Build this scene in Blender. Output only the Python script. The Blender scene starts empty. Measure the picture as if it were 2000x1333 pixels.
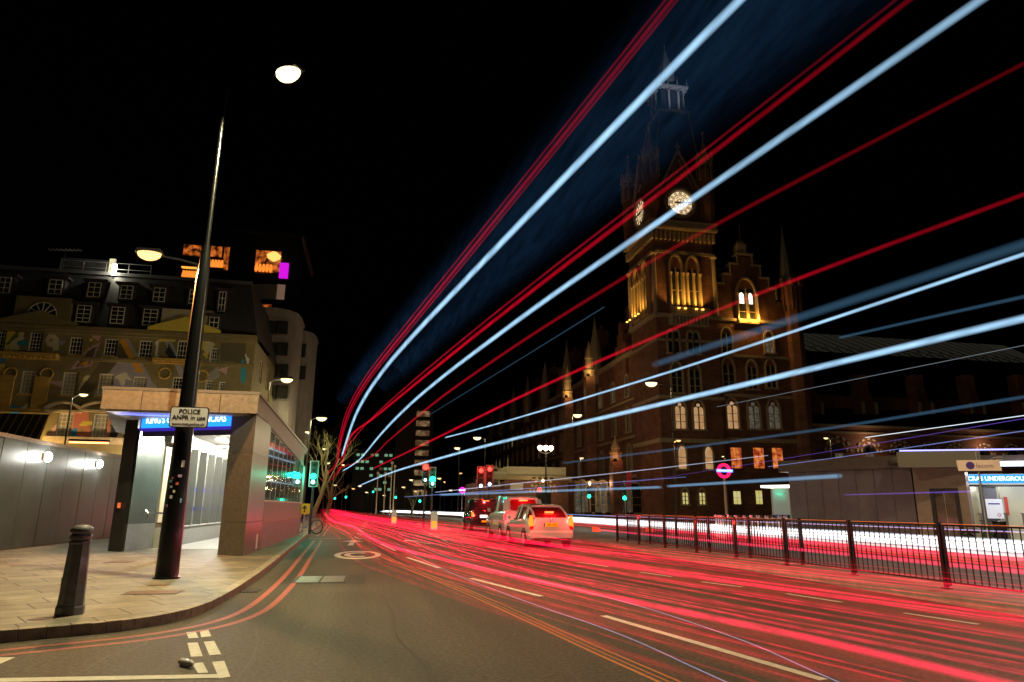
import bpy, bmesh, math, random
from mathutils import Vector, Matrix
R_=math.radians; rnd=random.Random(7)
scene=bpy.context.scene; COL=scene.collection
# ---------------------------------------------------------------- camera, world, exposure
EYE=Vector((0,0,1.45)); pitch,yaw,roll=R_(13.74),R_(-10.9),R_(0.5)
FW=Vector((-math.sin(yaw)*math.cos(pitch),math.cos(yaw)*math.cos(pitch),math.sin(pitch)))
r0=Vector((math.cos(yaw),math.sin(yaw),0)); u0=r0.cross(FW)
RT=r0*math.cos(roll)+u0*math.sin(roll); UP=u0*math.cos(roll)-r0*math.sin(roll)
cam=bpy.data.cameras.new('camera'); cam.lens=24; cam.sensor_width=36; cam.clip_end=3000; cam.clip_start=0.05
camo=bpy.data.objects.new('camera',cam); COL.objects.link(camo); scene.camera=camo
M=Matrix.Identity(4)
for i in range(3): M[i][0],M[i][1],M[i][2],M[i][3]=RT[i],UP[i],-FW[i],EYE[i]
camo.matrix_world=M
w=bpy.data.worlds.new('World'); scene.world=w; w.use_nodes=True
nt=w.node_tree; bg=nt.nodes['Background']; sky=nt.nodes.new('ShaderNodeTexSky'); sky.sky_type='NISHITA'; sky.sun_disc=False
sky.sun_elevation=R_(-4); sky.sun_rotation=R_(250); nt.links.new(sky.outputs[0],bg.inputs[0]); bg.inputs[1].default_value=0.012
scene.view_settings.view_transform='Standard'; scene.view_settings.look='None'; scene.view_settings.exposure=0.0; scene.view_settings.gamma=1
scene.render.engine='CYCLES'; scene.cycles.use_denoising=True; scene.cycles.transparent_max_bounces=64
scene.cycles.max_bounces=5; scene.cycles.diffuse_bounces=2; scene.cycles.glossy_bounces=3; scene.cycles.sample_clamp_indirect=3
# ---------------------------------------------------------------- layout helpers: a sight line met with a real plane
def ray(x,y): return (FW*1333.33+RT*(x-1000)-UP*(y-666.5)).normalized()
def G(x,y,z=0.): d=ray(x,y); return EYE+d*((z-1.45)/d.z)
def A(x,y,Y): d=ray(x,y); return EYE+d*(Y/d.y)
def AX(x,y,X): d=ray(x,y); return EYE+d*(X/d.x)
HD=Vector((-math.sin(yaw),math.cos(yaw),0))
def DD(x,y,s): d=ray(x,y); return EYE+d*(s/d.dot(HD))
# ---------------------------------------------------------------- materials
def P(name,col,rough=.6,metal=0,emit=None,es=0,var=0,vs=3.,bump=0,bs=40.,spec=.5,coat=0):
    m=bpy.data.materials.new(name); m.use_nodes=True; n=m.node_tree.nodes; l=m.node_tree.links; b=n['Principled BSDF']
    b.inputs['Base Color'].default_value=(*col,1); b.inputs['Roughness'].default_value=rough; b.inputs['Metallic'].default_value=metal
    b.inputs['Specular IOR Level'].default_value=spec; b.inputs['Coat Weight'].default_value=coat
    if emit: b.inputs['Emission Color'].default_value=(*emit,1); b.inputs['Emission Strength'].default_value=es
    if var or bump:
        tc=n.new('ShaderNodeTexCoord')
    if var:
        t=n.new('ShaderNodeTexNoise'); t.inputs['Scale'].default_value=vs; t.inputs['Detail'].default_value=8; t.inputs['Roughness'].default_value=.65
        l.new(tc.outputs['Object'],t.inputs['Vector']); r=n.new('ShaderNodeValToRGB')
        r.color_ramp.elements[0].position=.3; r.color_ramp.elements[1].position=.7
        r.color_ramp.elements[0].color=(*[c*(1-var) for c in col],1); r.color_ramp.elements[1].color=(*[min(1,c*(1+var)) for c in col],1)
        l.new(t.outputs[0],r.inputs[0]); l.new(r.outputs[0],b.inputs['Base Color'])
        mr=n.new('ShaderNodeMapRange'); mr.inputs[3].default_value=max(.02,rough-.12*min(1,var*2)); mr.inputs[4].default_value=min(1,rough+.12)
        l.new(t.outputs[0],mr.inputs[0]); l.new(mr.outputs[0],b.inputs['Roughness'])
    if bump:
        t=n.new('ShaderNodeTexNoise'); t.inputs['Scale'].default_value=bs; t.inputs['Detail'].default_value=4
        l.new(tc.outputs['Object'],t.inputs['Vector']); bn=n.new('ShaderNodeBump'); bn.inputs['Strength'].default_value=bump; bn.inputs['Distance'].default_value=.02
        l.new(t.outputs[0],bn.inputs['Height']); l.new(bn.outputs[0],b.inputs['Normal'])
    return m
def EM(name,col,s):
    m=bpy.data.materials.new(name); m.use_nodes=True; n=m.node_tree.nodes; n.clear(); o=n.new('ShaderNodeOutputMaterial'); e=n.new('ShaderNodeEmission')
    e.inputs[0].default_value=(*col,1); e.inputs[1].default_value=s; m.node_tree.links.new(e.outputs[0],o.inputs[0]); return m
def GL(name,col,s,light=True,noise=0,soft=3.):      # additive glow of a light that swept past: adds light, hides nothing
    m=bpy.data.materials.new(name); m.use_nodes=True; n=m.node_tree.nodes; n.clear(); l=m.node_tree.links
    o=n.new('ShaderNodeOutputMaterial'); e=n.new('ShaderNodeEmission'); t=n.new('ShaderNodeBsdfTransparent'); a=n.new('ShaderNodeAddShader')
    e.inputs[0].default_value=(*col,1); e.inputs[1].default_value=s
    # thicker across the middle of the streak than at its rim
    m['AXIS']=1; ge=n.new('ShaderNodeNewGeometry'); at=n.new('ShaderNodeAttribute'); at.attribute_name='axis'
    def mt(op,a,b=None):
        q=n.new('ShaderNodeMath'); q.operation=op
        for k,v in ((0,a),(1,b)):
            if v is None: continue
            if isinstance(v,(int,float)): q.inputs[k].default_value=v
            else: l.new(v,q.inputs[k])
        return q.outputs[0]
    def dot(a,b): q=n.new('ShaderNodeVectorMath'); q.operation='DOT_PRODUCT'; l.new(a,q.inputs[0]); l.new(b,q.inputs[1]); return q.outputs['Value']
    nv=mt('ABSOLUTE',dot(ge.outputs['Normal'],ge.outputs['Incoming'])); ln=n.new('ShaderNodeVectorMath'); ln.operation='LENGTH'; l.new(at.outputs['Vector'],ln.inputs[0]); nr=n.new('ShaderNodeVectorMath'); nr.operation='NORMALIZE'; l.new(at.outputs['Vector'],nr.inputs[0]); tv=dot(nr.outputs['Vector'],ge.outputs['Incoming'])
    sb=n.new('ShaderNodeMath'); sb.operation='MINIMUM'; sb.inputs[0].default_value=1; l.new(mt('DIVIDE',nv,mt('SQRT',mt('MAXIMUM',mt('SUBTRACT',1,mt('MULTIPLY',tv,tv)),.0004))),sb.inputs[1])
    pw=n.new('ShaderNodeMath'); pw.operation='POWER'; pw.inputs[1].default_value=soft; l.new(sb.outputs[0],pw.inputs[0])
    mu=n.new('ShaderNodeMath'); mu.operation='MULTIPLY'; l.new(mt('MULTIPLY',ln.outputs['Value'],s*1.3),mu.inputs[1]); l.new(pw.outputs[0],mu.inputs[0])
    if noise:
        tc=n.new('ShaderNodeTexCoord'); mp=n.new('ShaderNodeMapping'); mp.inputs['Scale'].default_value=(9,.12,9); tn=n.new('ShaderNodeTexNoise'); tn.inputs['Scale'].default_value=2
        l.new(tc.outputs['Object'],mp.inputs[0]); l.new(mp.outputs[0],tn.inputs['Vector'])
        m2=n.new('ShaderNodeMath'); m2.operation='MULTIPLY'; l.new(mu.outputs[0],m2.inputs[0])
        r=n.new('ShaderNodeMapRange'); r.inputs[1].default_value=.35; r.inputs[2].default_value=.65; r.inputs[3].default_value=1-noise; r.inputs[4].default_value=1+noise
        l.new(tn.outputs[0],r.inputs[0]); l.new(r.outputs[0],m2.inputs[1]); mu=m2
    l.new(mu.outputs[0],e.inputs[1])
    l.new(e.outputs[0],a.inputs[0]); l.new(t.outputs[0],a.inputs[1]); l.new(a.outputs[0],o.inputs[0])
    if not light: m.cycles.emission_sampling='NONE'
    return m
def asphalt(name,col):
    m=P(name,col,.62,var=.25,vs=.35,spec=.35); n=m.node_tree.nodes; l=m.node_tree.links; b=n['Principled BSDF']
    src=b.inputs['Base Color'].links[0].from_socket; tc=n.new('ShaderNodeTexCoord')
    t=n.new('ShaderNodeTexNoise'); t.inputs['Scale'].default_value=20; t.inputs['Detail'].default_value=6; t.inputs['Roughness'].default_value=.9; l.new(tc.outputs['Object'],t.inputs['Vector'])
    r=n.new('ShaderNodeMapRange'); r.inputs[1].default_value=.4; r.inputs[2].default_value=.6; r.inputs[3].default_value=.25; r.inputs[4].default_value=1.75; l.new(t.outputs[0],r.inputs[0])
    # tyre polished lanes and worn patches along the road
    mp=n.new('ShaderNodeMapping'); mp.inputs['Scale'].default_value=(1.1,.05,1); l.new(tc.outputs['Object'],mp.inputs[0])
    t2=n.new('ShaderNodeTexNoise'); t2.inputs['Scale'].default_value=1.3; t2.inputs['Detail'].default_value=5; l.new(mp.outputs[0],t2.inputs['Vector'])
    r2=n.new('ShaderNodeMapRange'); r2.inputs[1].default_value=.35; r2.inputs[2].default_value=.65; r2.inputs[3].default_value=.75; r2.inputs[4].default_value=1.2; l.new(t2.outputs[0],r2.inputs[0])
    mm=n.new('ShaderNodeMath'); mm.operation='MULTIPLY'; l.new(r.outputs[0],mm.inputs[0]); l.new(r2.outputs[0],mm.inputs[1])
    # pale chewing-gum / grit specks
    v=n.new('ShaderNodeTexVoronoi'); v.inputs['Scale'].default_value=3.2; l.new(tc.outputs['Object'],v.inputs['Vector'])
    lt=n.new('ShaderNodeMath'); lt.operation='LESS_THAN'; lt.inputs[1].default_value=.045; l.new(v.outputs['Distance'],lt.inputs[0])
    ad=n.new('ShaderNodeMath'); ad.operation='MULTIPLY_ADD'; ad.inputs[1].default_value=1.1; l.new(lt.outputs[0],ad.inputs[0]); l.new(mm.outputs[0],ad.inputs[2])
    vm=n.new('ShaderNodeVectorMath'); vm.operation='SCALE'; l.new(src,vm.inputs[0]); l.new(ad.outputs[0],vm.inputs['Scale']); l.new(vm.outputs[0],b.inputs['Base Color'])
    bn=n.new('ShaderNodeBump'); bn.inputs['Strength'].default_value=.55; bn.inputs['Distance'].default_value=.012; l.new(t.outputs[0],bn.inputs['Height']); l.new(bn.outputs[0],b.inputs['Normal'])
    return m
def slabs(name,col,sc=1.,rz=0,bw=.9,rh=.6,mort=.012):
    m=P(name,col,.6,spec=.4); n=m.node_tree.nodes; l=m.node_tree.links; b=n['Principled BSDF']; tc=n.new('ShaderNodeTexCoord')
    mp=n.new('ShaderNodeMapping'); mp.inputs['Rotation'].default_value=(0,0,rz); l.new(tc.outputs['Object'],mp.inputs[0])
    br=n.new('ShaderNodeTexBrick'); br.inputs['Scale'].default_value=sc; br.inputs['Brick Width'].default_value=bw; br.inputs['Row Height'].default_value=rh
    br.inputs['Mortar Size'].default_value=mort; br.inputs['Mortar Smooth'].default_value=.2; br.offset=.5; br.squash_frequency=3; br.squash=.7
    br.inputs['Color1'].default_value=(*[c*.78 for c in col],1); br.inputs['Color2'].default_value=(*[c*1.15 for c in col],1); br.inputs['Mortar'].default_value=(*[c*.22 for c in col],1)
    l.new(mp.outputs[0],br.inputs['Vector'])
    t=n.new('ShaderNodeTexNoise'); t.inputs['Scale'].default_value=2.2; t.inputs['Detail'].default_value=9; t.inputs['Roughness'].default_value=.7; l.new(tc.outputs['Object'],t.inputs['Vector'])
    r=n.new('ShaderNodeMapRange'); r.inputs[1].default_value=.3; r.inputs[2].default_value=.7; r.inputs[3].default_value=.55; r.inputs[4].default_value=1.25; l.new(t.outputs[0],r.inputs[0])
    v=n.new('ShaderNodeTexVoronoi'); v.inputs['Scale'].default_value=2.6; l.new(tc.outputs['Object'],v.inputs['Vector']); g1=n.new('ShaderNodeMapRange'); g1.inputs[1].default_value=.05; g1.inputs[2].default_value=.09; g1.inputs[3].default_value=.55; g1.inputs[4].default_value=1.; l.new(v.outputs['Distance'],g1.inputs[0])
    mg=n.new('ShaderNodeMath'); mg.operation='MULTIPLY'; l.new(g1.outputs[0],mg.inputs[0]); l.new(r.outputs[0],mg.inputs[1])
    vm=n.new('ShaderNodeVectorMath'); vm.operation='SCALE'; l.new(br.outputs[0],vm.inputs[0]); l.new(mg.outputs[0],vm.inputs['Scale']); l.new(vm.outputs[0],b.inputs['Base Color'])
    bn=n.new('ShaderNodeBump'); bn.inputs['Strength'].default_value=.6; bn.inputs['Distance'].default_value=.01; bn.invert=True; l.new(br.outputs['Fac'],bn.inputs['Height'])
    t3=n.new('ShaderNodeTexNoise'); t3.inputs['Scale'].default_value=45; l.new(tc.outputs['Object'],t3.inputs['Vector'])
    b2=n.new('ShaderNodeBump'); b2.inputs['Strength'].default_value=.25; b2.inputs['Distance'].default_value=.006; l.new(t3.outputs[0],b2.inputs['Height']); l.new(bn.outputs[0],b2.inputs['Normal'])
    l.new(b2.outputs[0],b.inputs['Normal']); return m
def wallbrick(name,col,mor,scale=1.,bw=.5,rh=.16,rough=.75):   # courses run level on every upright face
    m=P(name,col,rough); n=m.node_tree.nodes; l=m.node_tree.links; b=n['Principled BSDF']; tc=n.new('ShaderNodeTexCoord')
    sp=n.new('ShaderNodeSeparateXYZ'); l.new(tc.outputs['Object'],sp.inputs[0]); ad=n.new('ShaderNodeMath'); l.new(sp.outputs[0],ad.inputs[0]); l.new(sp.outputs[1],ad.inputs[1])
    cb=n.new('ShaderNodeCombineXYZ'); l.new(ad.outputs[0],cb.inputs[0]); l.new(sp.outputs[2],cb.inputs[1])
    br=n.new('ShaderNodeTexBrick'); br.inputs['Scale'].default_value=scale; br.inputs['Brick Width'].default_value=bw; br.inputs['Row Height'].default_value=rh; br.inputs['Mortar Size'].default_value=.012
    br.inputs['Color1'].default_value=(*[c*.7 for c in col],1); br.inputs['Color2'].default_value=(*[c*1.25 for c in col],1); br.inputs['Mortar'].default_value=(*mor,1); l.new(cb.outputs[0],br.inputs['Vector'])
    t=n.new('ShaderNodeTexNoise'); t.inputs['Scale'].default_value=.6; t.inputs['Detail'].default_value=7; l.new(tc.outputs['Object'],t.inputs['Vector'])
    r=n.new('ShaderNodeMapRange'); r.inputs[1].default_value=.3; r.inputs[2].default_value=.7; r.inputs[3].default_value=.65; r.inputs[4].default_value=1.25; l.new(t.outputs[0],r.inputs[0])
    vm=n.new('ShaderNodeVectorMath'); vm.operation='SCALE'; l.new(br.outputs[0],vm.inputs[0]); l.new(r.outputs[0],vm.inputs['Scale']); l.new(vm.outputs[0],b.inputs['Base Color']); return m
def lit(name,c1,c2,s,scale=2.,dens=.5):      # a lit interior seen through glass
    m=bpy.data.materials.new(name); m.use_nodes=True; n=m.node_tree.nodes; l=m.node_tree.links; b=n['Principled BSDF']; b.inputs['Base Color'].default_value=(.02,.02,.02,1); b.inputs['Roughness'].default_value=.1
    tc=n.new('ShaderNodeTexCoord'); t=n.new('ShaderNodeTexNoise'); t.inputs['Scale'].default_value=scale; t.inputs['Detail'].default_value=3; l.new(tc.outputs['Object'],t.inputs['Vector'])
    r=n.new('ShaderNodeValToRGB'); r.color_ramp.elements[0].position=dens-.12; r.color_ramp.elements[1].position=dens+.15
    r.color_ramp.elements[0].color=(*c1,1); r.color_ramp.elements[1].color=(*c2,1); l.new(t.outputs[0],r.inputs[0]); l.new(r.outputs[0],b.inputs['Emission Color']); b.inputs['Emission Strength'].default_value=s
    m.cycles.emission_sampling='NONE'; return m
ROAD=asphalt('asphalt',(.06,.048,.034)); ROAD2=asphalt('repair_asphalt',(.04,.036,.032))
PAVE=slabs('york_stone',(.23,.2,.145),1,R_(-32),1.1,.62); KERB=P('granite_kerb',(.27,.23,.17),.6,var=.45,vs=6,bump=.4)
KERBL=P('concrete_kerb',(.24,.2,.17),.7,var=.3,vs=3,bump=.3); WHITE=P('road_white_paint',(.62,.6,.52),.6,var=.18,vs=9,bump=.2)
REDP=P('road_red_paint',(.33,.075,.06),.6,var=.3,vs=7,bump=.2); BLACK=P('black_gloss_paint',(.004,.004,.005),.28,coat=.15,bump=.08,bs=14); DARK=P('dark_metal',(.03,.03,.032),.4,metal=.6)
IRON=P('cast_iron',(.05,.045,.045),.55,metal=.5,bump=.5,bs=50); GALV=P('galvanised_steel',(.42,.42,.42),.38,metal=.8,var=.15)
GRAN=P('brown_granite',(.2,.15,.115),.45,var=.3,vs=9,bump=.1,bs=60,spec=.5); GRAND=P('dark_granite',(.09,.075,.062),.32,var=.35,vs=12,spec=.55); SKIRT=P('grey_granite',(.22,.21,.22),.5,var=.25,vs=5)
CONC=P('concrete',(.3,.27,.23),.8,var=.25,vs=2,bump=.2); GLASSD=P('dark_glass',(.012,.016,.016),.04,spec=1.,coat=.6)
STEEL=P('brushed_panel_steel',(.16,.18,.18),.33,metal=.75,var=.2,vs=1.3); WHT=P('white_paint',(.75,.74,.7),.5); FRAME=P('white_window_paint',(.7,.67,.6),.5)
BRICK=wallbrick('red_brick',(.2,.075,.045),(.28,.2,.15)); STONE=P('buff_stone',(.42,.34,.23),.75,var=.25,vs=3,bump=.2); SLATE=P('slate',(.045,.042,.045),.5,var=.35,vs=5)
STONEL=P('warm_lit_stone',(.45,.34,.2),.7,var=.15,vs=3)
RUB=P('tyre_rubber',(.012,.012,.012),.8); CHROME=P('chrome',(.7,.7,.7),.12,metal=1)
# ---------------------------------------------------------------- mesh builder
class MB:
    def __init__(s,M=None): s.v=[];s.f=[];s.m=[];s.cur=0;s.M=M;s.ax=[]
    def _a(s,vs,fs):
        b=len(s.v); s.v+= [tuple(s.M@Vector(p)) if s.M else tuple(p) for p in vs]; s.f+=[tuple(i+b for i in f) for f in fs]; s.m+=[s.cur]*len(fs); return s
    def quad(s,*p): return s._a(p,[tuple(range(len(p)))])
    def box(s,x0,x1,y0,y1,z0,z1): return s._a([(x,y,z) for z in (z0,z1) for y in (y0,y1) for x in (x0,x1)],[(0,2,3,1),(4,5,7,6),(0,1,5,4),(2,6,7,3),(0,4,6,2),(1,3,7,5)])
    def bar(s,a,b,w,h=None,up=(0,0,1)):
        a=Vector(a);b=Vector(b);h=h or w;d=(b-a).normalized();u=Vector(up); 
        if abs(d.dot(u))>.98:u=Vector((0,1,0))
        r=d.cross(u).normalized();u=r.cross(d); r*=w/2;u*=h/2
        return s._a([a-r-u,a+r-u,a+r+u,a-r+u,b-r-u,b+r-u,b+r+u,b-r+u],[(0,3,2,1),(4,5,6,7),(0,1,5,4),(1,2,6,5),(2,3,7,6),(3,0,4,7)])
    def prism(s,poly,y0,y1):   # outline in x,z with depth in y
        n=len(poly); return s._a([(x,y0,z) for x,z in poly]+[(x,y1,z) for x,z in poly],[tuple(range(n)),tuple(range(2*n-1,n-1,-1))]+[(i,(i+n),(i+1)%n+n,(i+1)%n) for i in range(n)])
    def slab(s,poly,z0,z1):
        n=len(poly); return s._a([(x,y,z0) for x,y in poly]+[(x,y,z1) for x,y in poly],[tuple(range(n-1,-1,-1)),tuple(range(n,2*n))]+[(i,(i+1)%n,(i+1)%n+n,i+n) for i in range(n)])
    def tube(s,pts,r,n=8,cap=True,flat=1.,gl=None):
        pts=[Vector(p) for p in pts]; k=len(pts); rs=r if hasattr(r,'__len__') else [r]*k; V=[];F=[]
        for i,p in enumerate(pts):
            d=(pts[min(i+1,k-1)]-pts[max(i-1,0)]).normalized(); u=Vector((0,0,1)) if abs(d.z)<.95 else Vector((0,1,0)); a=d.cross(u).normalized(); b=a.cross(d)
            for j in range(n): t=2*math.pi*j/n; V.append(p+(a*math.cos(t)+b*math.sin(t)*flat)*rs[i])
        s.ax+=[(0,0,0)]*(len(s.v)-len(s.ax))
        for i in range(k): s.ax+=[tuple((pts[min(i+1,k-1)]-pts[max(i-1,0)]).normalized()*(gl(pts[i]) if gl else 1.))]*n
        for i in range(k-1):
            for j in range(n): F.append((i*n+j,i*n+(j+1)%n,(i+1)*n+(j+1)%n,(i+1)*n+j))
        if cap: F.append(tuple(range(n-1,-1,-1))); F.append(tuple((k-1)*n+j for j in range(n)))
        return s._a(V,F)
    def lathe(s,prof,x=0,y=0,n=16,ph=0,z=0):
        V=[];F=[];k=len(prof)
        for r,zz in prof:
            for j in range(n): t=2*math.pi*j/n+ph; V.append((x+r*math.cos(t),y+r*math.sin(t),z+zz))
        for i in range(k-1):
            for j in range(n): F.append((i*n+j,i*n+(j+1)%n,(i+1)*n+(j+1)%n,(i+1)*n+j))
        F.append(tuple(range(n-1,-1,-1))); F.append(tuple((k-1)*n+j for j in range(n))); return s._a(V,F)
    def ring(s,c,r,t,axis='y',n=24,m=6,a0=0,a1=360):
        pts=[]; c=Vector(c)
        for i in range(n+1):
            a=R_(a0+(a1-a0)*i/n); ca,sa=r*math.cos(a),r*math.sin(a)
            pts.append(c+(Vector((ca,0,sa)) if axis=='y' else Vector((0,ca,sa)) if axis=='x' else Vector((ca,sa,0))))
        return s.tube(pts,t,m,cap=a1-a0<360)
    def disc(s,c,r,y1,n=20,a0=0,a1=360,squash=1):
        k=n if a1-a0>=360 else n+1
        return s.prism([(c[0]+r*math.cos(R_(a0+(a1-a0)*i/n)),c[2]+squash*r*math.sin(R_(a0+(a1-a0)*i/n))) for i in range(k)],c[1],y1)
    def build(s,name,mats,parent=None,smooth=False,bev=0):
        me=bpy.data.meshes.new(name); me.from_pydata(s.v,[],s.f)
        for m in (mats if isinstance(mats,(list,tuple)) else [mats]): me.materials.append(m)
        me.polygons.foreach_set('material_index',s.m)
        if s.ax and any('AXIS' in q.keys() for q in (mats if isinstance(mats,(list,tuple)) else [mats])):
            s.ax+=[(0,0,0)]*(len(s.v)-len(s.ax)); at=me.attributes.new('axis','FLOAT_VECTOR','POINT'); at.data.foreach_set('vector',[c for a in s.ax for c in a])
        bm=bmesh.new(); bm.from_mesh(me); bmesh.ops.recalc_face_normals(bm,faces=bm.faces); bm.to_mesh(me); bm.free()
        if smooth: me.polygons.foreach_set('use_smooth',[True]*len(me.polygons))
        o=bpy.data.objects.new(name,me); COL.objects.link(o)
        if parent: o.parent=parent
        if smooth: me.set_sharp_from_angle(angle=R_(38))
        if bev: b=o.modifiers.new('bevel','BEVEL'); b.width=bev; b.segments=2; b.limit_method='ANGLE'
        return o
def tag(o,label,cat,group=None,kind=None):
    if label: o['label']=label
    if cat: o['category']=cat
    if group: o['group']=group
    if kind: o['kind']=kind
    return o
def empty(name,loc,label,cat,group=None,rz=0):
    o=bpy.data.objects.new(name,None); COL.objects.link(o); o.location=loc; o.rotation_euler=(0,0,rz); o.empty_display_size=.3; return tag(o,label,cat,group)
def struct(o): o['kind']='structure'; return o
def kids(o): return [c for c in bpy.data.objects if c.parent==o]
def dup(o,loc,rz=None,label=None,group=None,tree=None):
    def cp(a,p):
        c=a.copy(); COL.objects.link(c); c.parent=p
        for k in kids(a): cp(k,c)
        return c
    r=cp(o,None); r.location=loc
    if rz is not None: r.rotation_euler=(0,0,rz)
    if label: r['label']=label
    if group: r['group']=group
    return r
def text(name,s,size,m,parent,loc,rot=(R_(90),0,0),ext=.004,al='CENTER',sx=1.,bold=0,sp=1.):
    c=bpy.data.curves.new(name,'FONT'); c.body=s; c.size=size; c.extrude=ext; c.align_x=al; c.align_y='CENTER'; c.offset=bold; c.space_line=sp; c.resolution_u=3
    t=bpy.data.objects.new(name,c); COL.objects.link(t); dg=bpy.context.evaluated_depsgraph_get(); me=bpy.data.meshes.new_from_object(t.evaluated_get(dg)); bpy.data.objects.remove(t)
    me.materials.clear(); me.materials.append(m); o=bpy.data.objects.new(name,me); COL.objects.link(o); o.parent=parent; o.location=loc; o.rotation_euler=rot; o.scale=(sx,1,1); return o
def lamp(loc,power,col,parent=None,r=.15,spot=None,name='lamp_light',aim=None,blend=.6):
    d=bpy.data.lights.new(name,'SPOT' if spot else 'POINT'); d.energy=power; d.color=col; d.shadow_soft_size=r
    if spot: d.spot_size=R_(spot); d.spot_blend=blend
    o=bpy.data.objects.new(name,d); COL.objects.link(o); o.location=loc
    if aim: o.rotation_euler=Vector(aim).to_track_quat('-Z','Y').to_euler()
    if parent: o.parent=parent
    return o
def area(loc,sx,sy,power,col,parent,aim,name='lamp_light'):
    d=bpy.data.lights.new(name,'AREA'); d.shape='RECTANGLE'; d.size=sx; d.size_y=sy; d.energy=power; d.color=col
    o=bpy.data.objects.new(name,d); COL.objects.link(o); o.location=loc; o.rotation_euler=Vector(aim).to_track_quat('-Z','Y').to_euler(); o.parent=parent; return o
#==SECTION
# ================================================================ SETTING
struct(MB().box(-700,900,-60,1200,-.6,-.02).build('ground',P('earth_and_paving',(.05,.045,.04),.9,var=.3)))
struct(MB().box(-30,70,-12,420,-.02,0).build('road',ROAD))
def ribbon(pts,off0,off1):      # polygons between two offsets of a polyline, to its left side
    out=[]
    for i,p in enumerate(pts):
        a=Vector(pts[max(i-1,0)]);b=Vector(pts[min(i+1,len(pts)-1)]); d=(b-a).normalized(); n=Vector((-d.y,d.x)); out.append((Vector(p)+n*off0,Vector(p)+n*off1))
    return out
def smooth2(pts,n=4):
    out=[]
    for i in range(len(pts)-1):
        p=[Vector(pts[max(i-1,0)]),Vector(pts[i]),Vector(pts[i+1]),Vector(pts[min(i+2,len(pts)-1)])]
        for k in range(n):
            t=k/n; out.append(.5*((2*p[1])+(p[2]-p[0])*t+(2*p[0]-5*p[1]+4*p[2]-p[3])*t*t+(3*p[1]-p[0]-3*p[2]+p[3])*t**3))
    out.append(Vector(pts[-1])); return out
KL=smooth2([(-16,3.2),(-8,6.6),(-5,8.15),(-3.5,8.95),(-2.75,9.45),(-2.32,10.3),(-2.2,12),(-2.28,16),(-2.55,22),(-2.9,30),(-3.5,42),(-4.3,60),(-6.5,90),(-10,130),(-20,200)],5)
KLt=[(p.x,p.y) for p in KL]
def curb(name,line,mat,inset=.16,z=.125,seg=.9,gap=.004,side=1,parent=None):
    mb=MB(); rb=ribbon(line,0,inset*side); L=0
    for i in range(len(rb)-1):
        a,b=rb[i],rb[i+1]; ln=(b[0]-a[0]).length; k=max(1,round(ln/seg)) if ln<12 else 1
        for j in range(k):
            t0=j/k+gap/max(ln,.01)*.5; t1=(j+1)/k-gap/max(ln,.01)*.5
            q=[a[0].lerp(b[0],t0),a[0].lerp(b[0],t1),a[1].lerp(b[1],t1),a[1].lerp(b[1],t0)]; mb.slab([(v.x,v.y) for v in (q if side<0 else q)],-.05,z+rnd.uniform(-.003,.003))
    o=mb.build(name,mat,bev=.006); return struct(o)
curb('kerb',KL,KERB)
inner=[r[1] for r in ribbon(KL,0,.155)]
struct(MB().slab([(v.x,v.y) for v in inner]+[(-120,200),(-120,3)],-.05,.12).build('pavement',PAVE))
# central island with the railing, and the island with the signals
def island(name,pts,mat=KERBL,top=None):
    cx=sum(p[0] for p in pts)/len(pts); loop=[Vector(p) for p in pts]+[Vector(pts[0])]
    curb('kerb',loop,mat,.15,.145,.95); ins=[r[1] for r in ribbon(loop,0,.145)][:-1]
    struct(MB().slab([(v.x,v.y) for v in ins],-.04,.14).build(name,top or PAVE2))
PAVE2=slabs('island_slabs',(.2,.17,.13),1,R_(90),.75,.5)
island('traffic_island',[(9.25,-8),(11.3,-8),(11.1,20),(10.6,29.6),(9.9,30.4),(9.0,29.6),(8.9,21),(9.15,15)])
island('traffic_island',[(3.6,41.5),(4.6,41.3),(4.9,52),(4.5,61),(3.5,61),(3.3,52)])
# far pavement in front of the station and the hotel with the clock tower
KR=smooth2([(17.2,-12),(17.6,10),(18.2,25),(19.4,38),(19.5,60),(17,90),(12,130),(2,200)],3)
curb('kerb',KR,KERBL,.18,.125,1.5,side=-1)
ri=[r[1] for r in ribbon(KR,0,-.175)]
struct(MB().slab([(v.x,v.y) for v in ri]+[(160,200),(160,-12)],-.05,.12).build('pavement',PAVE2))
# ---- markings
Zm=.004
def strip(mb,a,b,w,z=Zm):
    a=Vector(a);b=Vector(b);d=(b-a).normalized();n=Vector((-d.y,d.x))*w/2; mb.quad(*[(p.x,p.y,z) for p in (a-n,b-n,b+n,a+n)])
mb=MB()
for a,b,w in [((1.0,21.3),(1.62,17.6),.11),((2.06,15.05),(2.84,11.9),.11),((3.2,9.72),(3.96,5.9),.115),((4.4,3.2),(5.0,-.5),.12),((.3,29),(.75,24.5),.11),
              ((6.69,13.83),(7.06,12.85),.09),((7.3,11.76),(7.55,10.57),.09),((7.69,9.37),(7.94,8.33),.09),((6.22,16.07),(6.52,14.93),.09),((5.6,19.2),(5.95,17.6),.09),((4.9,23),(5.3,21.2),.09),((8.1,7.1),(8.3,6),.09),((4.3,27),(4.65,25),.09)]: strip(mb,a,b,w)
for i in range(9): strip(mb,(-.6+.0*i,33+i*5.),(-.95,36+i*5.),.1); strip(mb,(3.2,31+i*4),(3.1,33+i*4),.1)
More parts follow.
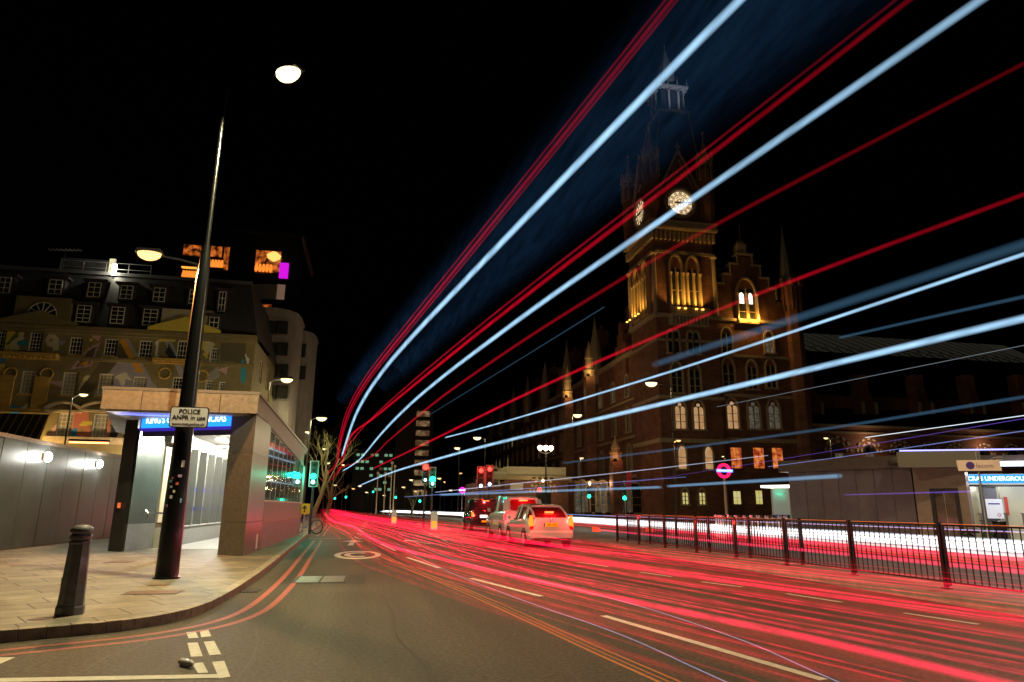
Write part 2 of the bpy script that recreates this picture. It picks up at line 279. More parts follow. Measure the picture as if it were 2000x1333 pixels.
# arrows
def arrow(mb,x,y,s=1.,ang=0):
    M2=Matrix.Translation((x,y,0))@Matrix.Rotation(ang,4,'Z'); T=lambda a,b:tuple((M2@Vector((a*s,b*s,Zm))))
    mb.quad(T(-.09,-2.),T(.09,-2.),T(.09,.6),T(-.09,.6)); mb.quad(T(-.42,.6),T(.42,.6),T(.0,2.))
arrow(mb,-.86,30.2,1.15); arrow(mb,1.85,30.8,.95,.25)
# give-way dashes and stop bar at the side street mouth
for q in ((364,1235,382,1234,388,1246,368,1247),(390,1232,407,1231,413,1243,393,1245),(366,1256,386,1255,396,1282,373,1283),(398,1254,418,1252,432,1278,409,1280),(375,1296,396,1294,407,1314,387,1315),(414,1293,438,1291,450,1322,428,1325)): mb.quad(*[tuple(G(q[i],q[i+1],Zm)) for i in (0,2,4,6)])
mb.quad(*[tuple(G(x,y,Zm+.001)) for x,y in ((-20,1325),(427,1317),(428,1324),(-20,1333))]); mb.quad(*[tuple(G(x,y,Zm)) for x,y in ((-30,1285),(30,1284),(-30,1310))])
strip(mb,(-3.05,34.),(.3,33.6),.12)
o=struct(mb.build('road_markings',WHITE))
# the big C in its ring
mb=MB(); c=G(699,1084)
for rr,w2,a0,a1 in ((.62,.09,0,360),(.33,.09,50,310)):
    for i in range(40):
        a,b=R_(a0+(a1-a0)*i/40),R_(a0+(a1-a0)*(i+1)/40); f=lambda t,r:(c.x+r*math.cos(t),c.y+2.6*r*math.sin(t),Zm)
        mb.quad(f(a,rr-w2),f(b,rr-w2),f(b,rr+w2),f(a,rr+w2))
struct(mb.build('zone_marking',WHITE))
mb=MB()
for off in (.42,.72):
    rb=ribbon(KL,-off,-off-.1)
    for i in range(8,len(rb)-1):
        if 45<i<48: continue
        mb.quad(*[(v.x,v.y,Zm) for v in (rb[i][0],rb[i+1][0],rb[i+1][1],rb[i][1])])
struct(mb.build('red_route_lines',REDP))
# asphalt repairs
mb=MB(); mb.quad((-1.7,14.3,.002),(-.1,14.2,.002),(-.12,16.1,.002),(-1.75,16.2,.002)); mb.quad((.6,23.5,.002),(1.2,23.5,.002),(1.1,25,.002),(.5,25,.002))
struct(mb.build('asphalt_patch',ROAD2))
# joint cracks
mb=MB()
for pts in ([(-2.4,8.9),(-2.33,8.4),(-2.5,7.9),(-2.48,7.3),(-2.6,6.6)],[(-1.35,9.3),(-1.2,8.6),(-1.1,7.6),(-1.08,6.4),(-.9,5.2)],[(.2,12),(.35,10.2),(.3,8.6),(.55,7),(.6,5)]):
    for a,b in zip(pts,pts[1:]): strip(mb,a,b,.014,.003)
struct(mb.build('road_cracks',P('tar',(.02,.017,.013),.5)))
# ================================================================ LEFT SIDE
# drain cover
o=empty('drain_cover',(-1.0,15.15,0),'metal drain grating with pale bars set in a dark asphalt repair in the left lane','drain cover')
MB().box(-.52,.52,-.66,.66,.003,.008).build('frame',IRON,o)
mb=MB()
for i in range(13): mb.box(-.46,-.02,-.6+i*.095,-.555+i*.095,.008,.014).box(.02,.46,-.6+i*.095,-.555+i*.095,.008,.014)
mb.build('grating',GALV,o)
o=empty('gully_grate',(-2.1,13.3,0),'small rusty gully grate in the red lines by the kerb','drain cover')
MB().box(-.19,.19,-.28,.28,.005,.009).build('frame',IRON,o); mb=MB()
for i in range(6): mb.box(-.17+i*.06,-.145+i*.06,-.25,.25,.009,.014)
mb.build('grating',IRON,o)
# inspection covers in the pavement
RUST=P('rusty_cover',(.14,.075,.055),.7,var=.4,vs=12,bump=.4)
for (px,py,sx,sy,lab) in ((235,1098,.28,.32,'tan inspection cover in the paving near the station entrance'),(310,1143,.16,.14,'small dark round-edged cover just in front of the black lamp column'),(300,1158,.4,.25,'rusty purple inspection cover in front of the lamp column'),(535,870,0,0,'')):
    if not sx: continue
    p=G(px,py,.12); o=empty('inspection_cover',(p.x,p.y,.12),lab,'drain cover','covers in the paving'); 
    MB().box(-sx,sx,-sy,sy,.001,.004).build('frame',IRON,o); MB().box(-sx*.9,sx*.9,-sy*.88,sy*.88,.004,.007).build('cover',RUST,o)
# bollard
o=empty('bollard',(-3.66,9.93,.12),'dark grey octagonal metal bollard with domed cap standing alone near the kerb','bollard'); o.rotation_euler=(0,0,R_(12))
BOLL=P('bollard_paint',(.12,.125,.145),.5,metal=.0,var=.3,vs=10,bump=.15,bs=30,coat=.25); e=R_(22.5)
MB().lathe([(.165,0),(.165,.09),(.15,.12)],n=8,ph=e).build('base',BOLL,o,bev=.006)
MB().lathe([(.15,.12),(.153,.135),(.15,.14),(.122,.84),(.128,.85),(.128,.87),(.114,.88)],n=8,ph=e).build('shaft',BOLL,o,bev=.004)
MB().lathe([(.1,.88),(.128,.9),(.128,.935),(.112,.955),(.1,.96),(.112,.97),(.13,.985),(.132,1.01),(.12,1.04),(.08,1.065),(.03,1.075)],n=24).build('cap',BOLL,o,smooth=True)
mb=MB(Matrix.Rotation(R_(-90),4,'Z')); mb.box(-.03,.045,-.139,-.131,.42,.43).box(-.035,-.025,-.145,-.137,.25,.43); mb.build('hatch_seam',P('seam',(.005,.005,.005),.9),o)
# rubbish: crushed bottle
p=G(364,1303); o=empty('plastic_bottle',(p.x,p.y,.035),'crumpled clear plastic bottle with orange cap lying on the road by the white dashes','litter',rz=.8)
MB(Matrix.Rotation(R_(90),4,'X')).lathe([(.02,-.09),(.033,-.08),(.028,-.04),(.034,-.02),(.027,.02),(.033,.05),(.015,.09),(.012,.1)],n=10).build('bottle',P('clear_plastic',(.7,.7,.7),.12,spec=1),o,smooth=True)
MB(Matrix.Rotation(R_(90),4,'X')).lathe([(.02,-.115),(.02,-.09)],n=12).build('cap',P('orange_plastic',(.9,.22,.03),.4),o)
# ---- big black lamp column
LC=(1,.87,.46); LO=(1,.5,.16)
def lantern(parent,loc,size,col,es,power,name='lantern',down=True,r=None,rz=0,spot=False):
    h=MB(Matrix.Translation(loc)@Matrix.Rotation(rz,4,'Z'))
    h._a(*(lambda L,W,H:([(-L,-W*.7,0),(L,-W,0),(L,W,0),(-L,W*.7,0),(-L*.85,-W*.5,H),(L*.8,-W*.6,H),(L*.8,W*.6,H),(-L*.85,W*.5,H)],[(0,1,2,3),(4,7,6,5),(0,4,5,1),(1,5,6,2),(2,6,7,3),(3,7,4,0)]))(size,size*.45,size*.35))
    hd=h.build(name,DARK,parent,bev=size*.05)
    b=MB(Matrix.Translation(loc)@Matrix.Rotation(rz,4,'Z')@Matrix.Diagonal((1,.7,.8,1))); b.lathe([(size*.86,-.0),(size*.8,-size*.25),(size*.6,-size*.5),(size*.3,-size*.66),(size*.05,-size*.7)],n=16)
    bm=EM('lamp_glow',[col[0],col[1]*.92,col[2]*.75+.05],es*.035+1.3); bm.cycles.emission_sampling='NONE'
    b.build('diffuser',bm,parent,smooth=True)
    lamp((loc[0],loc[1],loc[2]-size*.55),power,col,parent,r or size*.3,**(dict(spot=168,aim=(0,0,-1),blend=.25) if spot else {}))
o=empty('lamp_column',(-3.75,14.39,.12),'tall tapering black lamp column with a bright white lantern standing beside the police sign','street lamp')
MB().lathe([(.215,0),(.205,.04),(.2,.3),(.195,1.2),(.165,2.9),(.16,3.0),(.118,5.6),(.105,6.3),(.05,6.7),(.046,8.5),(.036,10.35)],n=20).build('pole',BLACK,o,smooth=True)
MB().lathe([(.24,0),(.235,.03),(.215,.035)],n=20).build('base',BLACK,o)
MB().tube([(0,0,10.2),(.2,-.15,10.32),(.7,-.6,10.3),(1.25,-1.1,10.1)],[.014,.012,.01,.01],8).build('arm',P('arm_paint',(.003,.003,.003),.95,spec=0),o,smooth=True)
lantern(o,(1.5,-1.3,10.05),.34,LC,60,9500,rz=-.7,spot=True)
SC=[(.8,.78,.75),(.5,.3,.6),(.2,.45,.7),(.75,.15,.1),(.6,.6,.62),(.8,.7,.6)]
for i,(px,py,w_,h_) in enumerate([(357,906,.06,.13),(351,930,.07,.05),(333,940,.06,.05),(346,945,.05,.05),(334,951,.05,.04),(340,960,.04,.05),(334,971,.05,.06),(325,988,.05,.05),(352,978,.03,.08),(337,934,.04,.03)]):
    z=A(px,py,14.2).z-.12; x=A(px,py,14.2).x+3.75; r=.2-(.035)*max(0,(z-1.2)/1.7); x=max(-r*.85,min(r*.85,x)); yy=-math.sqrt(max(.0004,r*r-x*x)); 
    Ms=Matrix.Translation((x,yy-.004,z))@Matrix.Rotation(math.atan2(x,-yy),4,'Z'); MB(Ms).box(-w_/2,w_/2,-.002,.002,-h_/2,h_/2).build('sticker',P('sticker_paper',SC[i%6],.6,var=.5,vs=60),o)
# police sign strapped to it
p0=A(329,835,14.13);p1=A(405,835,14.13);pt=A(367,795,14.13)
o=empty('police_sign',(-3.72,14.13,p0.z),'white rectangular police sign with black lettering strapped to the black lamp column','sign'); W2=(p1.x-p0.x)/2; H2=pt.z-p0.z; ctr=(p0.x+p1.x)/2+3.72
def rrect(x0,x1,z0,z1,r,n=5):
    pts=[]
    for cx,cz,a in ((x1-r,z1-r,0),(x0+r,z1-r,90),(x0+r,z0+r,180),(x1-r,z0+r,270)):
        for i in range(n+1): t=R_(a+90*i/n); pts.append((cx+r*math.cos(t),cz+r*math.sin(t)))
    return pts
MB().prism(rrect(ctr-W2,ctr+W2,0,H2,.05),-.01,.02).build('border',P('sign_black',(.02,.02,.03),.4),o)
MB().prism(rrect(ctr-W2+.02,ctr+W2-.02,.02,H2-.02,.04),-.014,-.0095).build('plate',P('sign_white',(.9,.87,.92),.4),o)
BK=P('sign_ink',(.015,.012,.02),.5)
text('lettering','POLICE',.118,BK,o,(ctr+.0,-.016,H2*.76),ext=.001,bold=.003); text('lettering','ANPR in use',.118,BK,o,(ctr,-.016,H2*.475),ext=.001,bold=.003,sx=.98); text('lettering','www.met.police.uk',.075,BK,o,(ctr,-.016,H2*.17),ext=.001,bold=.0015)
MB().ring((.0,.27,H2*.5),.185,.008,'z',20,4).build('strap',GALV,o)
# orange lamp behind
o=empty('lamp_column',(-5.08,19.0,.12),'slim brown lamp column with a glowing orange lantern behind the black column','street lamp')
z_=A(390,517,19).z-.12
mb=MB(); mb.lathe([(.1,0),(.095,2),(.07,5),(.05,z_)],n=14); mb.build('pole',P('brown_pole_paint',(.12,.09,.06),.4,metal=.4),o,smooth=True)
MB().tube([(0,0,z_-.02),(-.5,0,z_+.1),(-1.0,0,z_+.16)],.028,8).build('arm',DARK,o,smooth=True)
lantern(o,(-1.3,0,z_+.22),.36,LO,40,4200,spot=True)
# ---- metal boundary wall (hoarding)
o=empty('metal_boundary_wall',(-10.6,18,.12),'long dark burnished metal panel wall left of the station entrance','wall')
mb=MB();y=-6.
MB().box(-.3,0,-6,15.5,0,3.18).build('core',DARK,o)
k=0
while y<15.4:
    tp=3.12+.02*(y)*.9; mb.box(.0,.03+.006*(k%2),y+.015,y+1.43,.06,tp-.0); y+=1.45;k+=1
mb.build('panels',STEEL,o,bev=.006)
MB().box(-.32,.07,-6,15.5,3.18,3.3).build('coping',GRAN,o)
MB().box(-.02,.02,-6,15.5,0,.06).build('plinth',GRAND,o)
for (px,py,lab) in ((92,893,'bright white bulkhead light on the metal wall, the one farther from the entrance'),(193,907,'bright white bulkhead light on the metal wall beside the entrance')):
    q=AX(px,py,-10.5); f=empty('wall_light',(-10.56,q.y,q.z),lab,'wall light','bulkhead lights on the metal wall')
    MB().box(-.0,.06,-.16,.16,-.13,.13).build('backplate',WHT,f,bev=.01)
    b=MB(Matrix.Translation((.06,0,0))@Matrix.Rotation(R_(90),4,'Y')).lathe([(.16,0),(.15,.06),(.11,.11),(.04,.13)],n=18); b.build('diffuser',EM('bulkhead_glow',(1,.96,.86),30),f,smooth=True)
    lamp((.35,0,0),60,(1,.95,.85),f,.1)
# ---- underground entrance
o=ent=empty('underground_entrance',(-3.42,20.3,.12),'brown granite underground station entrance with a blue sign band and windows along the road','station entrance')
E0=Vector((-3.42,20.3,.12)); L=lambda x,y,z:(x-E0.x,y-E0.y,z-E0.z)
def lbox(mb,x0,x1,y0,y1,z0,z1): return mb.box(x0-E0.x,x1-E0.x,y0-E0.y,y1-E0.y,z0-.12,z1-.12)
# roof: a fascia that falls slightly towards the far end
def roofz(y): return 4.57-.03*(y-20.3)
xl=A(200,770,20.3).x
plan=[(-3.42,20.3),(xl,20.3),(xl-1.6,26),(xl-1.6,35),(-3.42,35)]
def tslab(mb,plan,zt,zb): 
    n=len(plan); mb._a([L(x,y,zb(y)) for x,y in plan]+[L(x,y,zt(y)) for x,y in plan],[tuple(range(n-1,-1,-1)),tuple(range(n,2*n))]+[(i,(i+1)%n,(i+1)%n+n,i+n) for i in range(n)])
# fascia panels along the front with shadow joints
mb=MB(); n=4
for i in range(n):
    a=-3.42+(xl+3.42)*i/n; b=-3.42+(xl+3.42)*(i+1)/n; lbox(mb,b+.008,a-.008 if i else a,20.28,20.5,3.98,4.52)
mb.build('fascia',GRAN,ent,bev=.004)
MB2=MB(); tslab(MB2,[(x+(.03 if x>-4 else -.03),y-(.03 if y<21 else 0)) for x,y in plan],lambda y:roofz(y)+.03,lambda y:roofz(y)-.05); MB2.build('coping',P('coping_metal',(.2,.17,.16),.4,metal=.4),ent)
mb=MB(); tslab(mb,[(-3.6,20.5),(xl+.05,20.5),(xl-1.5,26),(xl-1.5,34.9),(-3.6,34.9)],lambda y:roofz(y)-.06,lambda y:4.0 if y<26 else 3.9); mb.build('roof',CONC,ent)
SOF=P('soffit_panels',(.5,.47,.43),.35,var=.08,metal=.2)
mb=MB(); lbox(mb,xl+.06,-3.65,20.52,26,3.95,3.99); mb.build('soffit',SOF,ent)
# front pier
mb=MB()
zs=[.12,1.0,2.9,3.97]
for a,b in zip(zs,zs[1:]): 
    mb._a([L(*v) for z in (a+.004,b-.004) for v in ((-3.44,20.32,z),(-3.44,23.2,z),(-4.25,23.2,z),(-4.22,20.95,z))],[(0,1,2,3),(7,6,5,4),(0,4,5,1),(1,5,6,2),(2,6,7,3),(3,7,4,0)])
mb.build('pier',GRAND,ent,bev=.004)
# road side wall
mb=MB(); y=23.2
lbox(mb,-3.75,-3.43,34,35,.9,3.9); 
ys=[23.2,25,26.8,28.6,30.4,32.2,34]
for a,b in zip(ys,ys[1:]): lbox(mb,-3.72,-3.43,a+.005,b-.005,.9,1.58)
y0,y1=20.32,35; n_=8
for i in range(n_):
    a=y0+(y1-y0)*i/n_;b=y0+(y1-y0)*(i+1)/n_; mb._a([L(*v) for (yy) in (a+.005,b-.005) for v in ((-3.43,yy,max(3.98,0) if yy<23.2 else 3.92-.055*(yy-23.3)),(-3.72,yy,3.98 if yy<23.2 else 3.92-.055*(yy-23.3)),(-3.72,yy,roofz(yy)-.06),(-3.43,yy,roofz(yy)-.06))],[(0,1,2,3),(7,6,5,4),(0,4,5,1),(1,5,6,2),(2,6,7,3),(3,7,4,0)])
mb.build('side_wall',GRAN,ent,bev=.004)
mb=MB(); lbox(mb,-3.7,-3.47,23.2,35,.12,.895); mb.build('skirting',SKIRT,ent)
lo=MB(); lbox(lo,-3.44,-3.435,22.3,22.55,.2,.62); lo.build('vent',WHT,ent)
sl=MB(); lbox(sl,-3.74,-3.38,23.2,34,1.58,1.63); sl.build('sill',P('pale_sill',(.6,.56,.53),.5),ent)
nw=9
for i in range(nw):
    a=23.25+(34-23.25)*i/nw; b=23.25+(34-23.25)*(i+1)/nw; z1a=3.9-.055*(a-23.3); z1b=3.9-.055*(b-23.3)
    f=MB(); lbox(f,-3.56,-3.46,a,a+.07,1.63,z1a); lbox(f,-3.56,-3.48,a+.07,b,z1b-.06,z1a-.01 if 0 else z1b); f=f.build('window',P('bronze_frame',(.1,.09,.08),.4,metal=.5) if i==0 else WFR,ent)
    if i==0: WFR=f.data.materials[0]
    g=MB(); g._a([L(-3.468,a+.07,1.63),L(-3.468,b,1.63),L(-3.468,b,z1b-.03),L(-3.468,a+.07,z1b-.03),L(-3.56,a+.07,1.63),L(-3.56,b,1.63),L(-3.56,b,z1b-.03),L(-3.56,a+.07,z1b-.03)],[(0,1,2,3),(7,6,5,4),(0,4,5,1),(1,5,6,2),(2,6,7,3),(3,7,4,0)]); g.build('pane',GLG if i else P('lightened_green_glass',(.2,.33,.28),.06,spec=1.,coat=1,var=.2,vs=1.5),f)  # pane colour lightened to stand for passage light and teal reflection
    if i==0: GLG=kids(f)[0].data.materials[0]
# left pier, door leaf, inner wall of fins
DM=P('green_grey_steel',(.13,.15,.135),.3,metal=.7,var=.2,vs=1.5)
mb=MB(); mb._a([L(*v) for z in (.12,4.25) for v in ((-7.62,22.75,z),(-7.18,22.45,z),(-7.0,23.4,z),(-7.62,23.5,z))],[(3,2,1,0),(4,5,6,7),(0,1,5,4),(1,2,6,5),(2,3,7,6),(3,0,4,7)]); mb.build('left_pier',P('dark_bronze_panel',(.07,.062,.06),.3,metal=.6),ent,bev=.01)
mb=MB(); lbox(mb,-7.45,-7.38,22.5,22.56,1.35,1.5); mb.build('call_point',P('call_point_red',(.5,.1,.05),.4,emit=(1,.2,.05),es=.6),ent)
d=MB(); d._a([L(*v) for z in (.9,3.7) for v in ((-7.1,22.5,z),(-6.78,24.0,z),(-6.86,24.05,z),(-7.16,22.55,z))],[(3,2,1,0),(4,5,6,7),(0,1,5,4),(1,2,6,5),(2,3,7,6),(3,0,4,7)]); d=d.build('door',DM,ent)
MB().tube([L(-6.9,23.3,1.28),L(-6.82,23.3,1.2),L(-6.82,23.3,1.05)],.02,8).build('handle',CHROME,d)
kp=MB(); kp._a([L(*v) for z in (.12,.89) for v in ((-7.09,22.48,z),(-6.77,24.0,z),(-6.86,24.05,z),(-7.16,22.55,z))],[(3,2,1,0),(4,5,6,7),(0,1,5,4),(1,2,6,5),(2,3,7,6),(3,0,4,7)]); kp.build('kick_plate',GALV,ent)
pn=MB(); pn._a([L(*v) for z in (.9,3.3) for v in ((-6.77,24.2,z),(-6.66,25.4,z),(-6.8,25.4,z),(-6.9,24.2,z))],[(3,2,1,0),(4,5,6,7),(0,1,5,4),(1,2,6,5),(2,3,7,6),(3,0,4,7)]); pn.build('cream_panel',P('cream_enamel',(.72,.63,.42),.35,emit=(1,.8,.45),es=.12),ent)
mb=MB(); lbox(mb,-6.95,-6.45,24.05,37,.12,.72); mb.build('plinth',P('pale_terrazzo',(.4,.39,.36),.5,var=.1),ent)
mb=MB(); lbox(mb,-6.5,-6.42,25.4,37,.72,.76); mb.build('ledge',WHT,ent)
GRN=P('back_painted_glass',(.5,.54,.44),.12,spec=.8,coat=.6); BLU=P('blue_manifestation',(.05,.07,.6),.4)
for i in range(8):
    y=25.45+i*1.35; fm=MB(); lbox(fm,-6.72,-6.4,y,y+.09,.76,3.42-.0*i); f=fm.build('window',P('fin_steel',(.2,.2,.18),.35,metal=.6) if i==0 else FIN,ent)
    if i==0: FIN=f.data.materials[0]
    g=MB(); lbox(g,-6.7,-6.66,y+.09,y+1.35,.76,3.42); g.build('pane',GRN,f)
    for z in (1.25,1.95): b=MB(); lbox(b,-6.66,-6.655,y+.1,y+1.34,z,z+.14); b.build('stripe',BLU,f)
mb=MB(); lbox(mb,-6.8,-6.6,24.05,37,3.42,3.95); lbox(mb,-6.8,-3.7,36.8,37,.12,3.95); mb.build('inner_wall',P('grey_cladding',(.25,.24,.2),.4),ent)
mb=MB(); lbox(mb,-6.6,-3.75,24,36.8,3.86,3.9); mb.build('ceiling',SOF,ent)
MB().tube([L(-6.9,23.6,1.2),L(-6.2,23.6,1.2),L(-6.1,23.6,1.1),L(-6.1,23.6,.12)],.025,8).build('handrail',CHROME,ent,smooth=True)
fl=MB(); lbox(fl,-7,-3.8,23.6,37,.121,.128); struct(fl.build('floor',P('white_terrazzo',(.5,.49,.46),.35,var=.06))).matrix_world=Matrix.Translation(E0)
for (px,py) in ((405,849),(432,858),(438,872),(452,876),(400,870),(425,884)):
    q=G(px,py,3.85); 
    if q.y>36: continue
    f=MB().lathe([(.2,-.02),(.2,0)],x=q.x-E0.x,y=q.y-E0.y,z=3.855-.12,n=18).build('downlight',EM('downlight_glow',(1,.97,.85),14),ent); 
for (x,y) in ((-5.2,25),(-5.2,28.5),(-5.2,32.5)): lamp((x-E0.x,y-E0.y,3.5),520,(1,.96,.84),ent,.2)
lamp((-5.6-E0.x,21.9-E0.y,3.75),70,(1,.96,.84),ent,.2)
# sign band on its slanted line
P1=Vector((-7.08,22.32,0));P2=Vector((-4.2,20.92,0)); dv=P2-P1; az=math.atan2(dv.y,dv.x); sb=Matrix.Translation(L(P1.x,P1.y,0))@Matrix.Rotation(az,4,'Z'); wl=dv.length
SIGN=EM('sign_blue_glow',(.02,.28,1),1.7)
MB(sb).box(0,wl,.0,.16,3.6,4.2).build('sign_case',P('violet_blue_paint',(.05,.03,.3),.4,emit=(.1,.04,1),es=.35),ent)
sg=MB(sb).box(.06,wl-.02,-.012,-.001,3.68,4.12).build('sign_panel',SIGN,ent)
SW=EM('sign_white_glow',(.75,.9,1),2.4)
t=text('lettering',"KING'S CROSS ST. PANCRAS",.27,SW,sg,(0,0,0),ext=.004,bold=.006,al='CENTER',sx=.82); t.matrix_parent_inverse=Matrix.Identity(4)
t.location=sb@Vector((wl/2+.02,-.02,3.9)); t.rotation_euler=(R_(90),0,az)
area(sb@Vector((wl/2,-.25,4.0)),wl,.3,26,(.15,.2,1),ent,(0.1,-1,-.4))
area(sb@Vector((wl/2,-.1,4.23)),wl,.25,12,(.2,.15,1),ent,(0,0,1))
MB(sb).box(-.02,wl,.16,.3,3.45,3.95).build('bulkhead',P('dark_soffit',(.06,.06,.07),.4),ent)
#==SECTION
# ================================================================ THE MURAL HOTEL
YH=55.; H0=A(480,860,YH); HX=H0.x
hotel=empty('hotel_building',(HX,YH,.12),'olive stone corner hotel with dark mansard roof, white sash windows and a geometric mural','building')
hp=lambda x,y:(A(x,y,YH).x-HX, A(x,y,YH).z-.12)
OL=P('olive_stucco',(.2,.165,.075),.75,var=.22,vs=1.6,bump=.15); OCH=P('ochre_stone',(.42,.27,.06),.75,var=.2,vs=3)
MC={'y':(.6,.5,.07),'c':(.55,.5,.33),'t':(.03,.25,.33),'b':(.03,.2,.5),'g':(.1,.17,.05),'p':(.5,.3,.34),'l':(.3,.29,.36),'o':(.6,.3,.03),'k':(.02,.02,.03),'s':(.27,.27,.25),'v':(.36,.24,.4),'r':(.5,.16,.12),'w':(.6,.58,.5),'d':(.1,.085,.05),'q':(.25,.2,.05)}
MK=list(MC); MM=[OL]+[P('mural_'+n,MC[k],.7,var=.1,vs=4) for k,n in zip(MK,'yellow cream teal blue green pink lavender orange black grey violet red white umber mustard'.split())]
MP=[('y',[(0,640),(28,628),(50,641),(40,660),(22,668),(40,684),(0,690)]),('g',[(10,674),(38,640),(36,657),(16,674)]),('c',[(22,668),(40,655),(48,645),(46,668),(30,684),(18,682)]),('t',[(34,668),(53,662),(54,677),(34,675)]),
('c',[(88,663),(96,654),(110,655),(116,664),(113,685),(105,686),(102,678),(92,677)]),('q',[(94,664),(104,662),(101,670)]),('l',[(114,665),(129,667),(120,676),(114,674)]),('p',[(180,658),(187,650),(198,656),(192,667)]),('y',[(173,665),(178,661),(182,664),(177,668)]),
('q',[(166,672),(192,668),(186,695),(166,700)]),('b',[(177,675),(183,676),(182,679),(177,679)]),
('p',[(137,722),(172,680),(196,668),(178,716)]),('d',[(146,718),(172,686),(190,676),(175,712)]),('o',[(152,714),(170,704),(174,708),(170,713)]),
('l',[(228,702),(262,700),(306,756),(306,775),(180,775),(205,735)]),('d',[(235,672),(205,696),(155,762),(178,768),(232,706),(258,700)]),
('l',[(243,662),(251,662),(294,738),(284,740)]),('o',[(232,665),(243,661),(282,728),(267,728)]),
('w',[(225,737),(235,730),(246,727),(257,743),(246,742),(245,752),(236,754),(232,744)]),('c',[(152,765),(165,735),(178,733),(162,752)]),
('p',[(82,743),(122,745),(120,757)]),('b',[(0,690),(13,688),(11,706),(0,712)]),('y',[(0,712),(11,710),(6,735),(0,738)]),('v',[(0,735),(9,737),(7,750),(0,752)]),('b',[(30,738),(28,744),(12,760),(14,752)]),
('b',[(22,792),(38,794),(40,814),(20,812)]),('y',[(0,795),(8,787),(22,800),(0,802)]),('c',[(36,800),(54,788),(56,801)]),
('r',[(128,805),(152,798),(158,795),(172,800),(178,860),(130,860)]),('p',[(86,856),(122,815),(130,806),(130,860),(86,860)]),('b',[(134,838),(152,837),(150,856),(134,857)]),('y',[(155,828),(163,823),(180,824),(180,831),(155,832)]),('q',[(155,837),(165,836),(164,846),(155,846)]),
('o',[(184,812),(193,812),(190,860),(180,860)]),('r',[(208,812),(216,825),(212,860),(206,860)]),('k',[(216,828),(232,845),(226,856),(215,857)]),('c',[(222,812),(240,822),(244,845),(234,862),(228,858),(233,842)]),
('y',[(307,648),(362,622),(402,660),(402,690),(380,668),(350,668),(335,668),(312,668)]),('l',[(322,668),(335,665),(360,730),(362,748),(356,748)]),('k',[(322,690),(330,672),(352,712),(341,712)]),('w',[(304,668),(310,664),(308,700),(303,700)]),
('c',[(402,664),(420,672),(408,690),(400,700)]),('o',[(338,702),(364,702),(364,705),(338,705)]),('y',[(395,690),(408,688),(404,700)]),('s',[(400,738),(425,715),(430,735),(410,748)]),('p',[(425,722),(446,716),(442,732)]),
('q',[(438,617),(472,615),(478,660),(440,668)]),('c',[(448,620),(470,616),(473,638),(462,640),(458,628)]),('y',[(452,668),(462,652),(458,668)]),('y',[(448,672),(458,668),(456,700),(448,690)]),('d',[(430,670),(480,668),(480,710),(430,705)]),('t',[(470,708),(476,700),(482,735),(476,752),(470,745)]),('w',[(478,690),(486,700),(484,720)])]
MPW=[(1+MK.index(k),[hp(*q) for q in poly]) for k,poly in MP]
def inp(x,z,poly):
    c=False;n=len(poly)
    for i in range(n):
        x1,z1=poly[i];x2,z2=poly[i-1]
        if (z1>z)!=(z2>z) and x<(x2-x1)*(z-z1)/(z2-z1)+x1: c=not c
    return c
WIN=[(70,665,26,42,1),(148,676,26,34,0),(216,679,26,34,0),(284,682,26,33,0),(357,685,24,38,1),(56,747,31,45,0),(136,750,30,45,0),(206,752,30,43,0),(272,753,28,34,0),(348,752,24,30,0),(407,755,14,24,0),(433,757,13,22,0),(126,832,31,49,0),(195,834,30,50,0),(2,665,18,46,0),(418,694,17,28,0)]
def wrect(px,py,w,h): a=hp(px-w/2,py);b=hp(px+w/2,py);c=hp(px,py-h/2);d=hp(px,py+h/2); return (a[0],b[0],d[1],c[1])
holes=[wrect(*q[:4]) for q in WIN]
def gridwall(mb,x0,x1,z0,z1,holes,depth,cell=None,polys=(),y=0.):
    xs={x0,x1};zs={z0,z1}
    for a,b,c,d in holes: xs|={a,b};zs|={c,d}
    if cell:
        k=int((x1-x0)/cell); xs|={x0+i*(x1-x0)/k for i in range(k)}; k=int((z1-z0)/cell); zs|={z0+i*(z1-z0)/k for i in range(k)}
    xs=sorted(v for v in xs if x0<=v<=x1);zs=sorted(v for v in zs if z0<=v<=z1)
    bb=[(m,p,min(q[0] for q in p),max(q[0] for q in p),min(q[1] for q in p),max(q[1] for q in p)) for m,p in polys]
    for i in range(len(xs)-1):
        for j in range(len(zs)-1):
            cx,cz=(xs[i]+xs[i+1])/2,(zs[j]+zs[j+1])/2
            if any(a<cx<b and c<cz<d for a,b,c,d in holes): continue
            mb.cur=0
            for m,p,a,b,c,d in bb:
                if a<cx<b and c<cz<d and inp(cx,cz,p): mb.cur=m
            mb.quad((xs[i],y,zs[j]),(xs[i+1],y,zs[j]),(xs[i+1],y,zs[j+1]),(xs[i],y,zs[j+1]))
    mb.cur=0
    for a,b,c,d in holes:
        mb.quad((a,y,c),(a,y+depth,c),(a,y+depth,d),(a,y,d)); mb.quad((b,y,c),(b,y,d),(b,y+depth,d),(b,y+depth,c)); mb.quad((a,y,c),(b,y,c),(b,y+depth,c),(a,y+depth,c)); mb.quad((a,y,d),(a,y+depth,d),(b,y+depth,d),(b,y,d))
PANE=P('night_window_glass',(.03,.035,.03),.08,spec=1,coat=.5); PANEC=P('net_curtain_behind_glass',(.3,.28,.22),.35,var=.35,vs=6,coat=.5)
